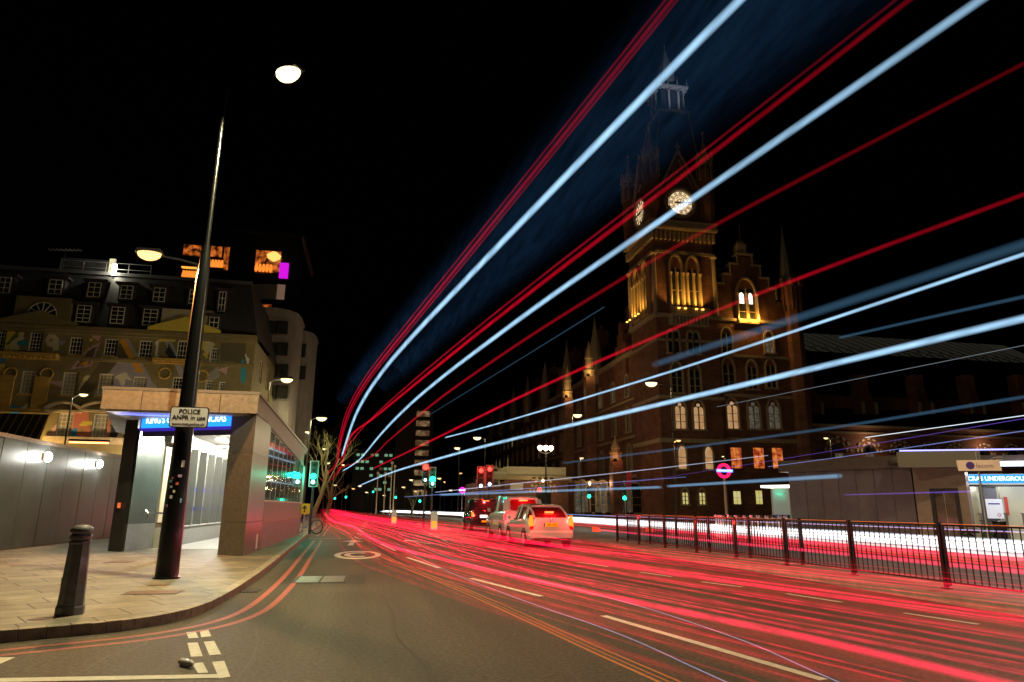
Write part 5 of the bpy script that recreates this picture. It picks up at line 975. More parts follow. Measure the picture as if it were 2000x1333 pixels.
# turret at the far corner
tc=wp(1544,600)[0]; tb=g3(0,590)[1]; t2=MB(); t2.lathe([(1.55,0),(1.5,tb-4),(1.75,tb-2.5),(1.75,tb+.2)],x=tc+.3,y=.3,n=8); t2.build('turret',BRICK,wing)
t2=MB()
for i in range(8): t=R_(22.5+45*i); t2.bar((tc+.3+1.75*math.cos(t),.3+1.75*math.sin(t),tb-4),(tc+.3+1.72*math.cos(t),.3+1.72*math.sin(t),tb),.2); t2.bar((tc+.3+1.8*math.cos(t),.3+1.8*math.sin(t),tb+.2),(tc+.3+1.8*math.cos(t),.3+1.8*math.sin(t),tb+1.5),.55,.9)
t2.build('battlements',BRICK,wing); MB().lathe([(1.3,tb+.4),(.7,tb+5.5),(.12,g3(0,90)[1]),(.04,g3(0,30)[1])],x=tc-.1,y=.3,n=8).build('spire',P('pale_spire_slate',(.2,.2,.18),.6,var=.15,vs=3),wing)
# ---- long range along the road
rg=empty('hotel_road_range',(xL0+.6,YT+TWd,.12),'long dark brick Gothic hotel range running down the road left of the clock tower','building')
RL=150; ez=27.; MB(SF).box(-RL,0,0,14,0,ez).build('wall',BRICK,rg); m=MB(); m._a([(0,0,ez),(0,RL,ez),(7,RL,ez+9),(7,0,ez+9),(14,0,ez),(14,RL,ez)],[(0,1,2,3),(3,2,5,4),(0,3,4),(1,5,2)]); m.build('roof',SLATE,rg)
for i in range(20):
    for j,(z,h) in enumerate(((2.,2.6),(7.5,4.2),(14,4),(20,3.6))):
        litm=DIMW if rnd.random()<.1 else PANE
        if (i,j) in ((15,2),(17,2),(18,2),(13,1),(19,1),(16,0),(14,3)): litm=YEL
        gothic(rg,-4-i*7.3,z,1.8,h,litm,M=SF,y=0,d=.3,bars=1)
for z,h,d in ((6.3,.5,.4),(12.8,.4,.3),(19,.4,.3),(ez-.4,.8,.6)): MB(SF).box(-RL,0,-d,-.003,z,z+h).build('string_course',STONE,rg)
for i in range(7):
    y=6+i*21; m=MB(SF); c=-y; m.prism([(c-2.6,ez-3),(c+2.6,ez-3),(c+2.6,ez+2.5),(c+1.5,ez+2.5),(c+1.5,ez+4.5),(c+.6,ez+4.5),(c+.6,ez+6.5),(c-.6,ez+6.5),(c-.6,ez+4.5),(c-1.5,ez+4.5),(c-1.5,ez+2.5),(c-2.6,ez+2.5)],-.5,3); m.build('gable',BRICK,rg)
    m=MB(); m.box(5,7.5,y+8,y+11,ez+3,ez+13).box(4.8,7.7,y+7.8,y+11.2,ez+11.8,ez+12.4)
    for k in range(3): m.lathe([(.3,ez+13),(.25,ez+14.2)],x=6.2,y=y+8.6+k,n=8)
    m.build('chimney',BRICK,rg); MB().lathe([(1.2,ez-2),(1.2,ez+3),(1.4,ez+3.2),(.1,ez+11),(.04,ez+12)],x=-.2,y=y+15,n=8).build('pinnacle',STONE,rg)
# lit pinnacles standing in front of the range
for px,py0,py1,Y,lab in ((1109,778,718,120,'amber lit stone pinnacle, the farther of two beside the street lamp'),(1151,737,672,112,'amber lit stone pinnacle nearer the clock tower, the taller of two'),(1203,900,858,100,'low reddish lit stone pinnacle behind the pale blurred strip')):
    p=A(px,py0,Y);z1=A(px,py1,Y).z; o=empty('lit_pinnacle',(p.x,Y,.12),lab,'pinnacle'); z0=p.z; MB().box(-.8,.8,-.8,.8,0,z0-.12).build('buttress',BRICK,o); MB().lathe([(.9,z0-.1),(.9,z0+.8),(1.1,z0+1),(.75,z0+1.4),(.65,z0+(z1-z0)*.5),(.8,z0+(z1-z0)*.53),(.1,z1),(.04,z1+.3)],n=8).build('pinnacle',STONEL,o); lamp((-.9,-2.2,z0+.3),200 if px<1200 else 90,(1,.6,.2) if px<1200 else (1,.35,.12),o,.2); MB().box(-1.1,-.7,-2.4,-2.,z0-.4,z0+.0).build('lamp_case',DARK,o)
# ---- train shed and arcade
YS=100.; sx=lambda px,py:A(px,py,YS); q=sx(1568,850); sh=empty('train_shed',(q.x,YS,.12),'dark train shed with ribbed glass roof and brick buttresses behind the station','train shed'); s3=lambda x,y:(A(x,y,YS).x-q.x,A(x,y,YS).z-.12)
xe=s3(2150,850)[0]; za=s3(1700,835)[1]
MB().box(0,xe,.6,3,0,za).build('wall',BRICK,sh); MB().box(0,xe,.3,3.1,za-1.1,za-.8).box(0,xe,.2,3.2,za,za+.35).build('string_course',STONE,sh)
zb_=s3(1700,788)[1]; MB().box(0,xe,6,6.6,zb_,zb_+2.2).build('parapet_beam',BRICK,sh)
MB().box(0,xe,7,7.5,za,s3(1700,700)[1]).build('dark_glazing',P('dark_shed_glazing',(.012,.012,.018),.15,coat=.4),sh)
for px in (1612,1722,1836,1940,2045):
    a=s3(px-9,805);b=s3(px+14,735); m=MB(); zf=s3(px,803)[1]; zt_=s3(px,735)[1]+ (1 if px>1700 else 2); m.box(a[0]+.3,a[0]+2.1,4,6.2,zf+2,zt_); m._a([(a[0]+.1,3.6,zf),(a[0]+3.,3.6,zf),(a[0]+2.1,3.9,zf+4.4),(a[0]+.3,3.9,zf+4.4),(a[0]+.1,6,zf),(a[0]+3.,6,zf),(a[0]+2.1,6,zf+4.4),(a[0]+.3,6,zf+4.4)],[(0,1,2,3),(0,4,5,1),(1,5,6,2),(3,7,4,0)]); m.build('buttress',BRICK,sh)
    if px==1612: CST=P('cream_stone',(.5,.46,.36),.7)
    for dx in (.0,2.6): MB().box(a[0]+dx,a[0]+dx+.45,3.3,3.59,zf-.1,zf+2.).build('buttress_foot',CST,sh)
zg0=s3(1700,690)[1]+1.6; zg1=A(1650,655,YS+16).z-6.2; m=MB(); m._a([(0,7,zg0),(xe,7,zg0),(xe,16,zg1+6),(0,16,zg1+6)],[(0,1,2,3)]); m.build('roof',P('faint_glow_roof_glass',(.05,.05,.045),.3,emit=(.6,.55,.4),es=.022),sh); m=MB(); x=0  # roof glass given a faint glow of its own so it shows
while x<xe-2.5: m.bar((x,6.95,zg0+.05),(x-3.0 if x>3 else 0,15.9,zg1+5.9),.14); m.bar((x,6.9,zg0-.3),(x+1.2,6.9,zg0+1.),.08); m.bar((x+1.2,6.9,zg0+1.),(x+2.4,6.9,zg0-.3),.08); x+=2.4
m.box(0,xe,6.7,7,zg0-.5,zg0-.25); m.build('roof_ribs',DARK,sh)
for i,(px,w_) in enumerate(((1642,27),(1703,25),(1765,22),(1822,20),(1872,19),(1930,19),(1985,19))):
    c=s3(px,882+i*1.5); rr=(s3(px+w_,882)[0]-c[0]); m=MB()
    for R0,R1,nn in ((.86,1.,13),(.58,.7,9)):
        for j in range(nn): 
            if j%2: continue
            t0,t1=R_(180*j/nn),R_(180*(j+1)/nn); m.prism([(c[0]+rr*k*math.cos(t),c[1]+rr*k*math.sin(t)) for k,t in ((R0,t0),(R1,t0),(R1,t1),(R0,t1))],.42,.59)
    ar=m.build('arch',CST,sh); MB().disc((c[0],.5,c[1]),rr*.5,.58,14,0,180).build('tympanum',DARK,ar); MB().box(c[0]-.7,c[0]+.7,.48,.58,c[1]-2,c[1]-.3).build('pane',DIMW if i<2 else PANE,ar)
for i,x in enumerate((12,34,56)): MB().box(x-.2,x+.2,-.4,.1,za-3.4,za-3.1).build('lamp_case',DARK,sh); lamp((x,-1.2,za-2.6),160,(1,.6,.35),sh,.3)  # added lamps with cases, put in to light the shed buttresses
# ---- pale-topped brick block at the end of the ramp
YB_=100.; q=A(985,930,YB_); bb=empty('brick_entrance_block',(q.x,YB_,.12),'brick building with a pale flat rooftop box and a round arched doorway','building'); f3=lambda x,y:(A(x,y,YB_).x-q.x,A(x,y,YB_).z-.12)
xe=f3(1110,930)[0]; PT=P('pale_rooftop_cladding',(.62,.6,.42),.6,var=.08); BG=P('beige_stone_band',(.45,.38,.22),.7,var=.15)
MB().box(0,xe,0,16,0,f3(1,921)[1]).build('wall',BRICK,bb); MB().box(f3(968,1)[0]-1.2,-.003,.5,16,0,f3(1,926)[1]).build('side_wall',BRICK,bb)
MB().box(-2.0,xe+.4,-.5,16,f3(1,921)[1],f3(1,912)[1]).build('band',BG,bb); MB().box(.5,f3(1107,900)[0],.5,14,f3(1,912)[1],f3(1,891)[1]).build('rooftop_box',PT,bb)
MB().box(-1.5,.4,.2,10,f3(1,912)[1],f3(1,903)[1]).build('rooftop_box',PT,bb)
for i in range(4): MB().box(xe*.42+i*.9,xe*.42+i*.9+.5,-.55,-.505,f3(1,919)[1],f3(1,915)[1]).build('window',DARK,bb)
c=f3(1061,962); rr=f3(1087,962)[0]-c[0]; m=MB()
for R0,R1,nn in ((.86,1.04,15),(.66,.78,11)):
    for j in range(nn):
        if j%2==0: t0,t1=R_(180*j/nn),R_(180*(j+1)/nn); m.prism([(c[0]+rr*k*math.cos(t),c[1]+rr*k*math.sin(t)) for k,t in ((R0,t0),(R1,t0),(R1,t1),(R0,t1))],-.12,-.003)
ar=m.build('arch',P('pale_voussoir',(.6,.48,.2),.7),bb); MB().disc((c[0],-.1,c[1]),rr*.55,-.003,16,0,180).build('fanlight',lit('arch_fanlight',(.1,.09,.05),(.6,.55,.3),.4,1.),ar); MB().box(c[0]-rr*.55,c[0]+rr*.55,-.1,-.003,0.2,c[1]).build('door',DARK,ar)
x,z=f3(1009,951); MB().box(x-.95,x+.95,-.1,-.003,z-.45,z+.45).build('name_plate',P('plate_white',(.6,.6,.5),.5),bb)
lamp((xe*.5,-4,5),450,(1,.6,.3),bb,.3); MB().lathe([(.1,4.9),(.2,5.1),(.1,5.3)],x=xe*.5,y=-4,n=8).build('lamp_globe',EM('block_lamp_glow',(1,.7,.4),4),bb)
for i,px in enumerate((955,968)):
    x,z=f3(px,948); gothic(bb,x,z,.9,2.4,DARK,y=.5,twin=False,d=.2)
# low ramp building with arches between block and hotel
q=A(1112,960,104); lw=empty('ramp_arcade',(q.x,104,.12),'low dark brick ramp arcade with small warm lamps between the brick block and the hotel','building'); f4=lambda x,y:(A(x,y,104).x-q.x,A(x,y,104).z-.12); xe=f4(1262,960)[0]
MB().box(0,xe,0,6,0,f4(1,926)[1]).build('wall',BRICK,lw); MB().box(-.2,xe+.2,-.3,6.2,f4(1,926)[1],f4(1,921)[1]).build('coping',STONE,lw)
for i in range(6): gothic(lw,2+i*(xe-4)/5,.8,2.2,4.6,DARK if i%2 else DIMW,twin=False,d=.2)
for px in (1150,1172,1184,1245): x,z=f4(px,945); MB().lathe([(.05,z-.3),(.2,z),(.05,z+.3)],x=x,y=-.5,n=8).build('wall_lamp',EM('arcade_lamp_glow',(1,.75,.4),5) if px==1150 else AL,lw); AL=kids(lw)[-1].data.materials[0]
lamp((xe*.4,-3,5),160,(1,.6,.3),lw,.3)
q=A(1222,950,70); o=empty('banner_flag',(q.x,70,.12),'red banner hanging from a pole in front of the brick arcade','banner'); z=q.z; MB().lathe([(.05,0),(.04,z+1.6)],n=8).build('pole',DARK,o); MB().quad((.06,0,z+1.4),(.7,-.1,z+1.3),(.62,.05,z-.5),(.08,0,z-.6)).build('cloth',P('pink_red_cloth',(.6,.05,.07),.7),o)
# ---- far end of the road
o=empty('tower_block',(A(812,800,190).x,190,.12),'slim dark tower block with rows of lit windows above the red signals','building'); w_=A(840,800,190).x-A(812,800,190).x; h=A(825,798,190).z; MB().box(-5,w_+1,0,12,0,h).build('wall',P('dark_block_wall',(.05,.045,.05),.7),o)
BW=lit('block_window_rows',(.25,.12,.05),(1,.6,.3),.25,.8,.55)
for i in range(9): z=h-2.4-i*2.55*1.05; MB().box(.3,w_,-.2,-.003,z,z+1.5).build('window',BW,o)
o=empty('office_block',(A(690,900,200).x,200,.12),'distant square office block with scattered greenish lit windows','building'); w_=A(765,900,200).x-A(690,900,200).x; h=A(730,880,200).z; MB().box(0,w_,0,20,0,h).build('wall',P('far_block_wall',(.06,.07,.08),.6),o); GWn=EM('greenish_window_glow',(.4,.8,.5),.4); GWn.cycles.emission_sampling='NONE'
r5=random.Random(4)
for i in range(8):
    for j in range(6):
        if r5.random()<.55: MB().box(.8+i*w_/8.2,.8+i*w_/8.2+.9,-.1,-.003,h-1.8-j*1.9,h-1.1-j*1.9).build('window',GWn if r5.random()<.6 else BW,o)
TW2=P('olive_terrace_wall',(.24,.2,.1),.8,var=.25,vs=.4)
def terrace(x,y0,y1,h,lab,side=1,m=None,lits=.2):
    o=empty('terrace_building',(x,y0,.12),lab,'building'); M_=Matrix.Rotation(R_(90*side),4,'Z'); L_=(y1-y0); s_=1 if side>0 else -1
    a,b=(0,L_) if side>0 else (-L_,0); MB(M_).box(a,b,0,10,0,h).build('wall',m or TW2,o); MB(M_).box(a-.1,b+.1,-.3,10.2,h,h+.5).build('cornice',STONE,o)
    n_=int(L_/5); 
    for i in range(n_):
        for z in range(1,int(h/3.6)+1): window(o,(a+1.5+i*5,a+2.9+i*5,z*3.6-2.5,z*3.6-.6),M=M_,cols=2,rows=2,y=-.07,fm=FRAME,gm=YEL if r5.random()<lits else PANE)
    return o
terrace(-15.,100,150,13,'dim olive terrace on the left far down the road behind the bare trees'); terrace(-22.,155,230,15,'darker far terrace on the left at the end of the road')
terrace(26,150,215,9,'low far terrace on the right below the tower block',-1,lits=.15)
for i,(px,py0,py1,Y) in enumerate(((735,985,925,140),(750,985,925,142),(762,985,905,128),(768,985,912,132))):
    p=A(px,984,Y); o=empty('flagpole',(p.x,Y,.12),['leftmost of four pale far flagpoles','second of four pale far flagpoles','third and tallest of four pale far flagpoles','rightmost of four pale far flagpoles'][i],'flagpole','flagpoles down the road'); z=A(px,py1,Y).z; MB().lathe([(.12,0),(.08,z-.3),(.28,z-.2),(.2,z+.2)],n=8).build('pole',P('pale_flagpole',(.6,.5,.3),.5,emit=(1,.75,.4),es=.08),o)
#==SECTION
# ================================================================ VEHICLES
SILV=P('silver_car_paint',(.5,.51,.55),.3,metal=.15,coat=1,var=.03); BLKP=P('black_car_paint',(.015,.012,.014),.15,coat=1); BRKGLS=P('brake_glow_car_glass',(.16,.008,.015),.05,spec=1,coat=.6)  # car glass reddened: brake-light glow is put into its colour
TAIL=EM('tail_lamp_glow',(1,.1,.01),4.5); TAILR=EM('tail_lamp_red_glow',(1,.02,.03),5); BRK=EM('brake_light_glow',(1,.12,.03),5); REDL=P('red_lamp_lens',(.5,.01,.01),.15,coat=1); YPL=P('yellow_plate',(.85,.42,.01),.5,emit=(1,.45,.0),es=.35)
for m in (TAIL,TAILR,BRK): m.cycles.emission_sampling='NONE'
def loft(mb,rings,cap=True):
    n=len(rings[0]); k=len(rings); mb._a([p for r in rings for p in r],[(i*n+j,i*n+(j+1)%n,(i+1)*n+(j+1)%n,(i+1)*n+j) for i in range(k-1) for j in range(n)]+([tuple(range(n-1,-1,-1)),tuple((k-1)*n+j for j in range(n))] if cap else []))
def car(name,loc,rz,label,cat,H,W,L_,paint,kind,plate):
    o=empty(name,loc,label,cat,rz=rz); hw=W/2; k=H/1.49
    if kind=='hatch':
        body=[(0,.34,.90,.66),(.04,.27,.97,.74),(.12,.24,1,1.0),(.7,.22,1,1.01),(2,.2,1,.95),(3.3,.2,1,.9),(4.0,.22,.97,.78),(4.35,.26,.85,.62)]
        gh=[(.1,.86,.99,.74,1.03),(.35,.9,.99,.72,1.2),(.95,.93,.98,.7,1.41),(2.,.93,.95,.7,1.475),(2.8,.92,.93,.66,1.38),(3.5,.86,.89,.6,.93)]; roof=(.9,2.85)
    else:
        body=[(0,.3,.92,.6),(.04,.25,.97,.72),(.08,.22,1,.95),(.7,.2,1,.96),(2.4,.2,1,.93),(3.4,.2,1,.86),(4.2,.22,.96,.78),(4.5,.28,.85,.6)]
        gh=[(.1,.94,.94,.86,.97),(.16,.94,.94,.8,1.36),(.3,.94,.94,.76,1.44),(1.8,.94,.93,.76,1.475),(2.7,.93,.9,.72,1.42),(3.3,.88,.86,.66,.9)]; roof=(.18,2.7)
    ring=lambda y,z0,w,zb:[(-hw*w*.93,y,z0*k),(-hw*w,y,(z0+.1)*k),(-hw*w*1.01,y,(z0+zb)*.5*k),(-hw*w,y,(zb-.08)*k),(-hw*w*.94,y,zb*k),(hw*w*.94,y,zb*k),(hw*w,y,(zb-.08)*k),(hw*w*1.01,y,(z0+zb)*.5*k),(hw*w,y,(z0+.1)*k),(hw*w*.93,y,z0*k)]
    sc=L_/4.4; b=MB(); loft(b,[ring(y*sc,z0,w,zb) for y,z0,w,zb in body]); b.build('body',paint,o,smooth=True,bev=.02)
    g=MB(); loft(g,[[(-hw*wb,y*sc,zb*k-.02),(-hw*wt,y*sc,zt*k),(0,y*sc,zt*k+.02),(hw*wt,y*sc,zt*k),(hw*wb,y*sc,zb*k-.02)] for y,wb,zb,wt,zt in gh]); g.build('windows',BRKGLS,o,smooth=True)
    r=MB(); gi=[q for q in gh if roof[0]-.1<=q[0]<=roof[1]+.1]; loft(r,[[(-hw*wt-.03,y*sc,zt*k-.05),(-hw*wt*.98,y*sc,zt*k+.02),(0,y*sc,zt*k+.045),(hw*wt*.98,y*sc,zt*k+.02),(hw*wt+.03,y*sc,zt*k-.05)] for y,wb,zb,wt,zt in gi]); r.build('roof',paint,o,smooth=True)
    for s_ in (-1,1):
        p=MB(); 
        for i in range(len(gh)-1):
            y,wb,zb,wt,zt=gh[i];y2,_,_,wt2,zt2=gh[i+1]
            if kind=='hatch' or i>2: p.bar((s_*(hw*wt+.005),y*sc,zt*k),(s_*(hw*wt2+.005),y2*sc,zt2*k),.07)
        for i,dy in ((2 if kind=='hatch' else 1,-.25),(3,0)):
            y,wb,zb,wt,zt=gh[i]; p.bar((s_*(hw*wb+.01),(y+dy)*sc,zb*k),(s_*(hw*wt+.01),y*sc,zt*k),.09 if kind=='hatch' else .28,.03 if kind=='hatch' else .06)
        p.build('pillar',paint,o)
        for y in (.78,3.45):
            w_=MB(Matrix.Translation((s_*(hw-.08),y*sc,.31))@Matrix.Rotation(R_(90),4,'Y')); w_.lathe([(.24,-.11),(.31,-.1),(.32,0),(.31,.1),(.24,.11)],n=22); w_=w_.build('wheel',RUB,o,smooth=True); rm=MB(Matrix.Translation((s_*(hw-.08),y*sc,.31))@Matrix.Rotation(R_(90),4,'Y')); rm.lathe([(.2,-.115),(.23,-.1),(.23,.1),(.2,.115)],n=20); 
            rm.build('rim',GALV,w_,smooth=True); a=MB(); a.ring((s_*(hw+.0),y*sc,.33),.36,.03,'x',16,5,0,180); a.build('wheel_arch',RUB,w_)
        MB().box(s_*(hw+.02) if s_>0 else -(hw+.16),(hw+.16) if s_>0 else -(hw+.02),2.95*sc,3.05*sc,.93*k,1.06*k).build('mirror',paint,o,bev=.02)
    p=MB(); p.box(-hw*.93,hw*.93,-.05,.1,.3*k,.56*k); p.build('bumper',paint if kind!='van' else paint,o,bev=.04)
    MB().box(-hw*.8,hw*.8,-.055,-.04,.27*k,.33*k).build('lower_trim',RUB,o)
    if kind=='hatch':
        tg=MB(); tg.prism([(-hw*.72,.62*k),(hw*.72,.62*k),(hw*.78,.74*k),(hw*.76,.98*k),(-hw*.76,.98*k),(-hw*.78,.74*k)],-.01,.1); tg.build('tailgate',paint,o,bev=.015)
        for s_ in (-1,1):
            MB().prism([(s_*hw*.78,.76*k),(s_*hw*.96,.72*k),(s_*hw*.98,.9*k),(s_*hw*.93,1.1*k),(s_*hw*.84,1.1*k)][::s_],-.02,.12).build('tail_light',TAIL,o); MB().prism([(s_*hw*.8,.64*k),(s_*hw*.96,.62*k),(s_*hw*.96,.715*k),(s_*hw*.8,.755*k)][::s_],-.02,.1).build('lamp_lens',REDL,o)
            lamp((s_*hw*.85,-.3,.9*k),34,(1,.04,.03),o,.08)
        b_=(-.17,.17,.28,.34,1.19*k,1.24*k); MB().ring((0,-.02,.93*k),.06,.008,'y',16,4).ring((0,-.02,.945*k),.035,.006,'y',14,4).build('badge',CHROME,o)
        MB().bar((-hw*.74,.02,1.0*k),(hw*.74,.02,1.0*k),.05,.05).build('spoiler',paint,o)
    else:
        tz=.72 if kind=='van' else .7
        MB().prism(rrect(-hw*.66,hw*.66,1.0*k,1.34*k,.08),.06,.13).build('rear_window',BRKGLS,o) if kind=='van' else None
        fr=MB(); fr.prism([(-hw*.86,.95*k),(-hw*.66,.99*k),(-hw*.66,1.36*k),(hw*.66,1.36*k),(hw*.66,.99*k),(hw*.86,.95*k),(hw*.78,1.41*k),(-hw*.78,1.41*k)],.09,.2); fr.build('tailgate',paint,o,bev=.01)
        for s_ in (-1,1): MB().box(min(s_*hw*.86,s_*hw*.99),max(s_*hw*.86,s_*hw*.99),-.01,.1,.66*k,.86*k).build('tail_light',TAIL if kind=='cab' else TAILR,o,bev=.02); lamp((s_*hw*.9,-.3,.8*k),60 if kind=='cab' else 22,(1,.05,.05),o,.08)
        b_=(-.2,.2,-.0,.06,1.3*k,1.35*k) if kind=='van' else (-.22,.22,.02,.07,1.38*k,1.42*k)
        if kind=='cab': MB().box(-.35,.1,-.03,.02,.62*k,.74*k).build('plate_light',EM('cab_plate_glow',(1,.7,.6),4),o)
    MB().box(*b_).build('brake_light',BRK,o); lamp((0,b_[2]-.35,b_[4]+.05),45 if kind!='cab' else 160,(1,.02,.03),o,.06)
    pz=.78*k if kind=='hatch' else .62*k; q=MB().box(-.26,.26,-.03,-.011,pz-.065,pz+.065) if kind=='hatch' else MB().box(-.26,.26,-.065,-.052,.45*k-.055,.45*k+.055)
    q=q.build('number_plate',YPL,o); 
    if plate: text('plate_lettering',plate,.12,BK,q,(.02,-.034,pz),ext=.001,bold=.002,sx=.85); MB().box(-.3,-.262,-.03,-.012,pz-.065,pz+.065).build('plate_band',BLU,q)
    return o
car('silver_hatchback',(6.62,26.1,0),R_(2),'silver hatchback with a yellow number plate and glowing tail lights, nearest of the queue','car',1.6,1.78,4.4,SILV,'hatch','LN12 EPZ')
car('silver_taxi',(6.75,31.9,0),R_(2),'tall silver van shaped taxi waiting between the silver hatchback and the black cab','taxi',2.02,1.82,4.6,SILV,'van',None)
car('black_cab',(6.95,44.5,0),R_(1),'black cab glowing red all over its back at the head of the queue','taxi',2.0,1.8,4.5,BLKP,'cab',None)
lamp((6.2,24.8,.5),16,(.9,.93,1),None,.1,name='reversing_glow') if 0 else None
#==SECTION
# ================================================================ LIGHT TRAILS (lights of passing buses and cars, each at its true height over its lane)
def cr3(pts,n=6):
    out=[]
    for i in range(len(pts)-1):
        p=[Vector(pts[max(i-1,0)]),Vector(pts[i]),Vector(pts[i+1]),Vector(pts[min(i+2,len(pts)-1)])]
        for k in range(n):
            t=k/n; out.append(.5*((2*p[1])+(p[2]-p[0])*t+(2*p[0]-5*p[1]+4*p[2]-p[3])*t*t+(3*p[1]-p[0]-3*p[2]+p[3])*t**3))
    out.append(Vector(pts[-1])); return out
BLUW=(.33,.62,.92)
def trail(label,z,px,r,m,back=7.,fade=(.03,13.),cat='light trail',grp='light trails of passing buses',name='light_trail',n=20):
    pts=[G(x,y,z) for x,y in px]
    for _ in range(3): pts=[pts[0]]+[pts[i]*.5+(pts[i-1]*(pts[i+1]-pts[i]).length+pts[i+1]*(pts[i]-pts[i-1]).length)*(.5/((pts[i+1]-pts[i]).length+(pts[i]-pts[i-1]).length)) if pts[i].y<30 else pts[i] for i in range(1,len(pts)-1)]+[pts[-1]]
    if back: d=(pts[0]-pts[1]).normalized(); pts=[pts[0]+d*back,pts[0]+d*back*.55,pts[0]+d*back*.25,pts[0]+d*back*.1]+pts
    q=cr3(pts); rs=r if hasattr(r,'__len__') else [r]*2; k=len(q); 
    rr=[rs[0]+(rs[-1]-rs[0])*min(1,i/k*1.2) for i in range(k)]
    mb=MB(); mb.tube(q,rr,n,cap=False,gl=lambda p:min(1,fade[0]+max(0,p.y)/fade[1]))
    return tag(mb.build(name,m,smooth=True),label,cat,grp)
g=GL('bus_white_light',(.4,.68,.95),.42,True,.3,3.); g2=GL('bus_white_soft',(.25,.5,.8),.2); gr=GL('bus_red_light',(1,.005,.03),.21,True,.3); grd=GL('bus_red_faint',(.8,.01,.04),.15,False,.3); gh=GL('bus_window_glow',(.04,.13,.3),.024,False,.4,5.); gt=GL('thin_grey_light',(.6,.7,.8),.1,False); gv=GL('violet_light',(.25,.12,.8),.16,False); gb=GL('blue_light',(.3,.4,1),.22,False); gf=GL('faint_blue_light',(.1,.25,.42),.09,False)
W1=[(1445,0),(1300,140),(1150,300),(1000,450),(900,560),(800,660),(740,722),(700,780),(680,830),(668,890)]
R1=[(1300,0),(1070,290),(900,500),(800,625),(740,700),(700,745),(675,790),(663,830),(660,870),(655,905),(640,925),(628,940)]
R2=[(1750,0),(1500,190),(1350,325),(1200,425),(1050,545),(900,660),(800,750),(730,810),(680,850),(668,890),(662,915),(645,938)]
W2=[(1915,0),(1650,190),(1350,385),(1200,500),(1000,620),(850,740),(780,800),(740,850),(700,900),(670,920)]
R3=[(1700,280),(1560,350),(1400,435),(1250,520),(1000,655),(900,755),(820,800),(760,860),(720,895),(660,915)]
R4=[(2000,380),(1560,545),(1350,615),(1100,730),(1000,785),(900,830),(850,860),(800,880),(730,915)]
W3=[(2000,497),(1560,640),(1272,748),(1000,830),(870,855)]; W4=[(2000,622),(1560,730),(1272,795),(1000,855),(850,890),(760,925),(700,950)]
trail('uppermost broad pale blue streak sweeping from the top edge down to the far road',4.2,W1,(.02,.05),g,fade=(.8,20))
trail('pale blue streak crossing just below the larger clock face',4.2,W2,(.022,.05),g,fade=(.4,14))
trail('pale blue streak that narrows to a thin line left of the brightest street lamp',3.0,W3,(.016,.018),g,fade=(.85,50))
trail('broad pale blue streak passing below the brightest street lamp to the right edge',2.9,W4,(.032,.045),g,fade=(.85,50))
for dx,r,l in ((0,.012,'outermost red streak line, upper of three side by side'),(9,.02,'middle line of the outermost three red streaks'),(16,.012,'lower line of the outermost three red streaks')): trail(l,4.35,[(x+dx*(1-i/11),y+dx*.6*(1-i/11)) for i,(x,y) in enumerate(R1)],(r*.4,r*1.9),grd if dx!=9 else GL('outer_red',(1,.005,.04),.17))
for dx,r,m,l in ((0,.018,grd,'faint upper line of the red streak pair just left of the clock'),(14,.03,gr,'strong red streak running from the far road up to the tower gable'),): trail(l,4.35,[(x+dx*(1-i/12),y+dx*.7*(1-i/12)) for i,(x,y) in enumerate(R2)],(r*.25,r*1.6),m)
trail('slim red streak passing across the belfry windows of the tower',3.5,R3,(.007,.03),GL('mid_red',(1,.01,.03),.13))
trail('red streak that meets the tower just below its balcony',3.5,R4,(.007,.04),gr)
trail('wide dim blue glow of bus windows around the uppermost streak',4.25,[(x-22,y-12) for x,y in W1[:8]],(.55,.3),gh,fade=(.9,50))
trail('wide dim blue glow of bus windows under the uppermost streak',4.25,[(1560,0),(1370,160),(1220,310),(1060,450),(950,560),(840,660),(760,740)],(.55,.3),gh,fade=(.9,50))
trail('faint blue streak at the right above the two broad streaks',3.3,[(2000,580),(1800,620),(1640,660)],(.035,.02),gf,fade=(.8,30)); trail('soft pale streak hugging the underside of the slanting blue one at the right',3.2,[(2000,478),(1700,580),(1400,668),(1280,712)],(.05,.05),gf,fade=(.8,30))
trail('very thin grey streak above the train shed buttresses',2.9,[(2000,675),(1560,765),(1400,795)],(.005,.005),gt,fade=(.8,30)); trail('thin faint blue streak between two red ones left of the tower',4.,[(1180,600),(1000,715),(840,810)],(.01,.012),gf,0,fade=(.8,30))
trail('thin white streak over the brick arches at the right',2.5,[(2000,812),(1850,833),(1690,855)],(.012,.006),GL('thin_white',(.8,.9,1),.9,False)); trail('thin blue streak along the top of the station wall',2.4,[(2000,842),(1760,880),(1560,905),(1500,912)],(.01,.008),gb,fade=(.8,30))
trail('thin violet streak through the brick arches',2.6,[(2000,818),(1760,858),(1560,892),(1350,930),(1150,955)],(.01,.006),gv,fade=(.8,30))
trail('faint wide blue streak in front of the dark train shed',3.,[(1850,800),(1700,828),(1560,845),(1400,870),(1100,905)],(.03,.04),gf,fade=(.8,30))
trail('short pale blue streak in front of the station wall',1.95,[(1640,930),(1480,941),(1305,950)],(.045,.035),g2,0,fade=(.8,30)); trail('pale blue streak running behind the queue of taxis',1.9,[(1290,952),(1150,957),(1000,962),(860,967)],(.035,.05),g2,0,fade=(.8,30))
trail('pale thin streak above the silver hatchback',2.2,[(1500,890),(1300,918),(1100,938),(960,946),(850,962)],(.007,.02),GL('thin_pale',(.7,.75,1),.25,False),0)
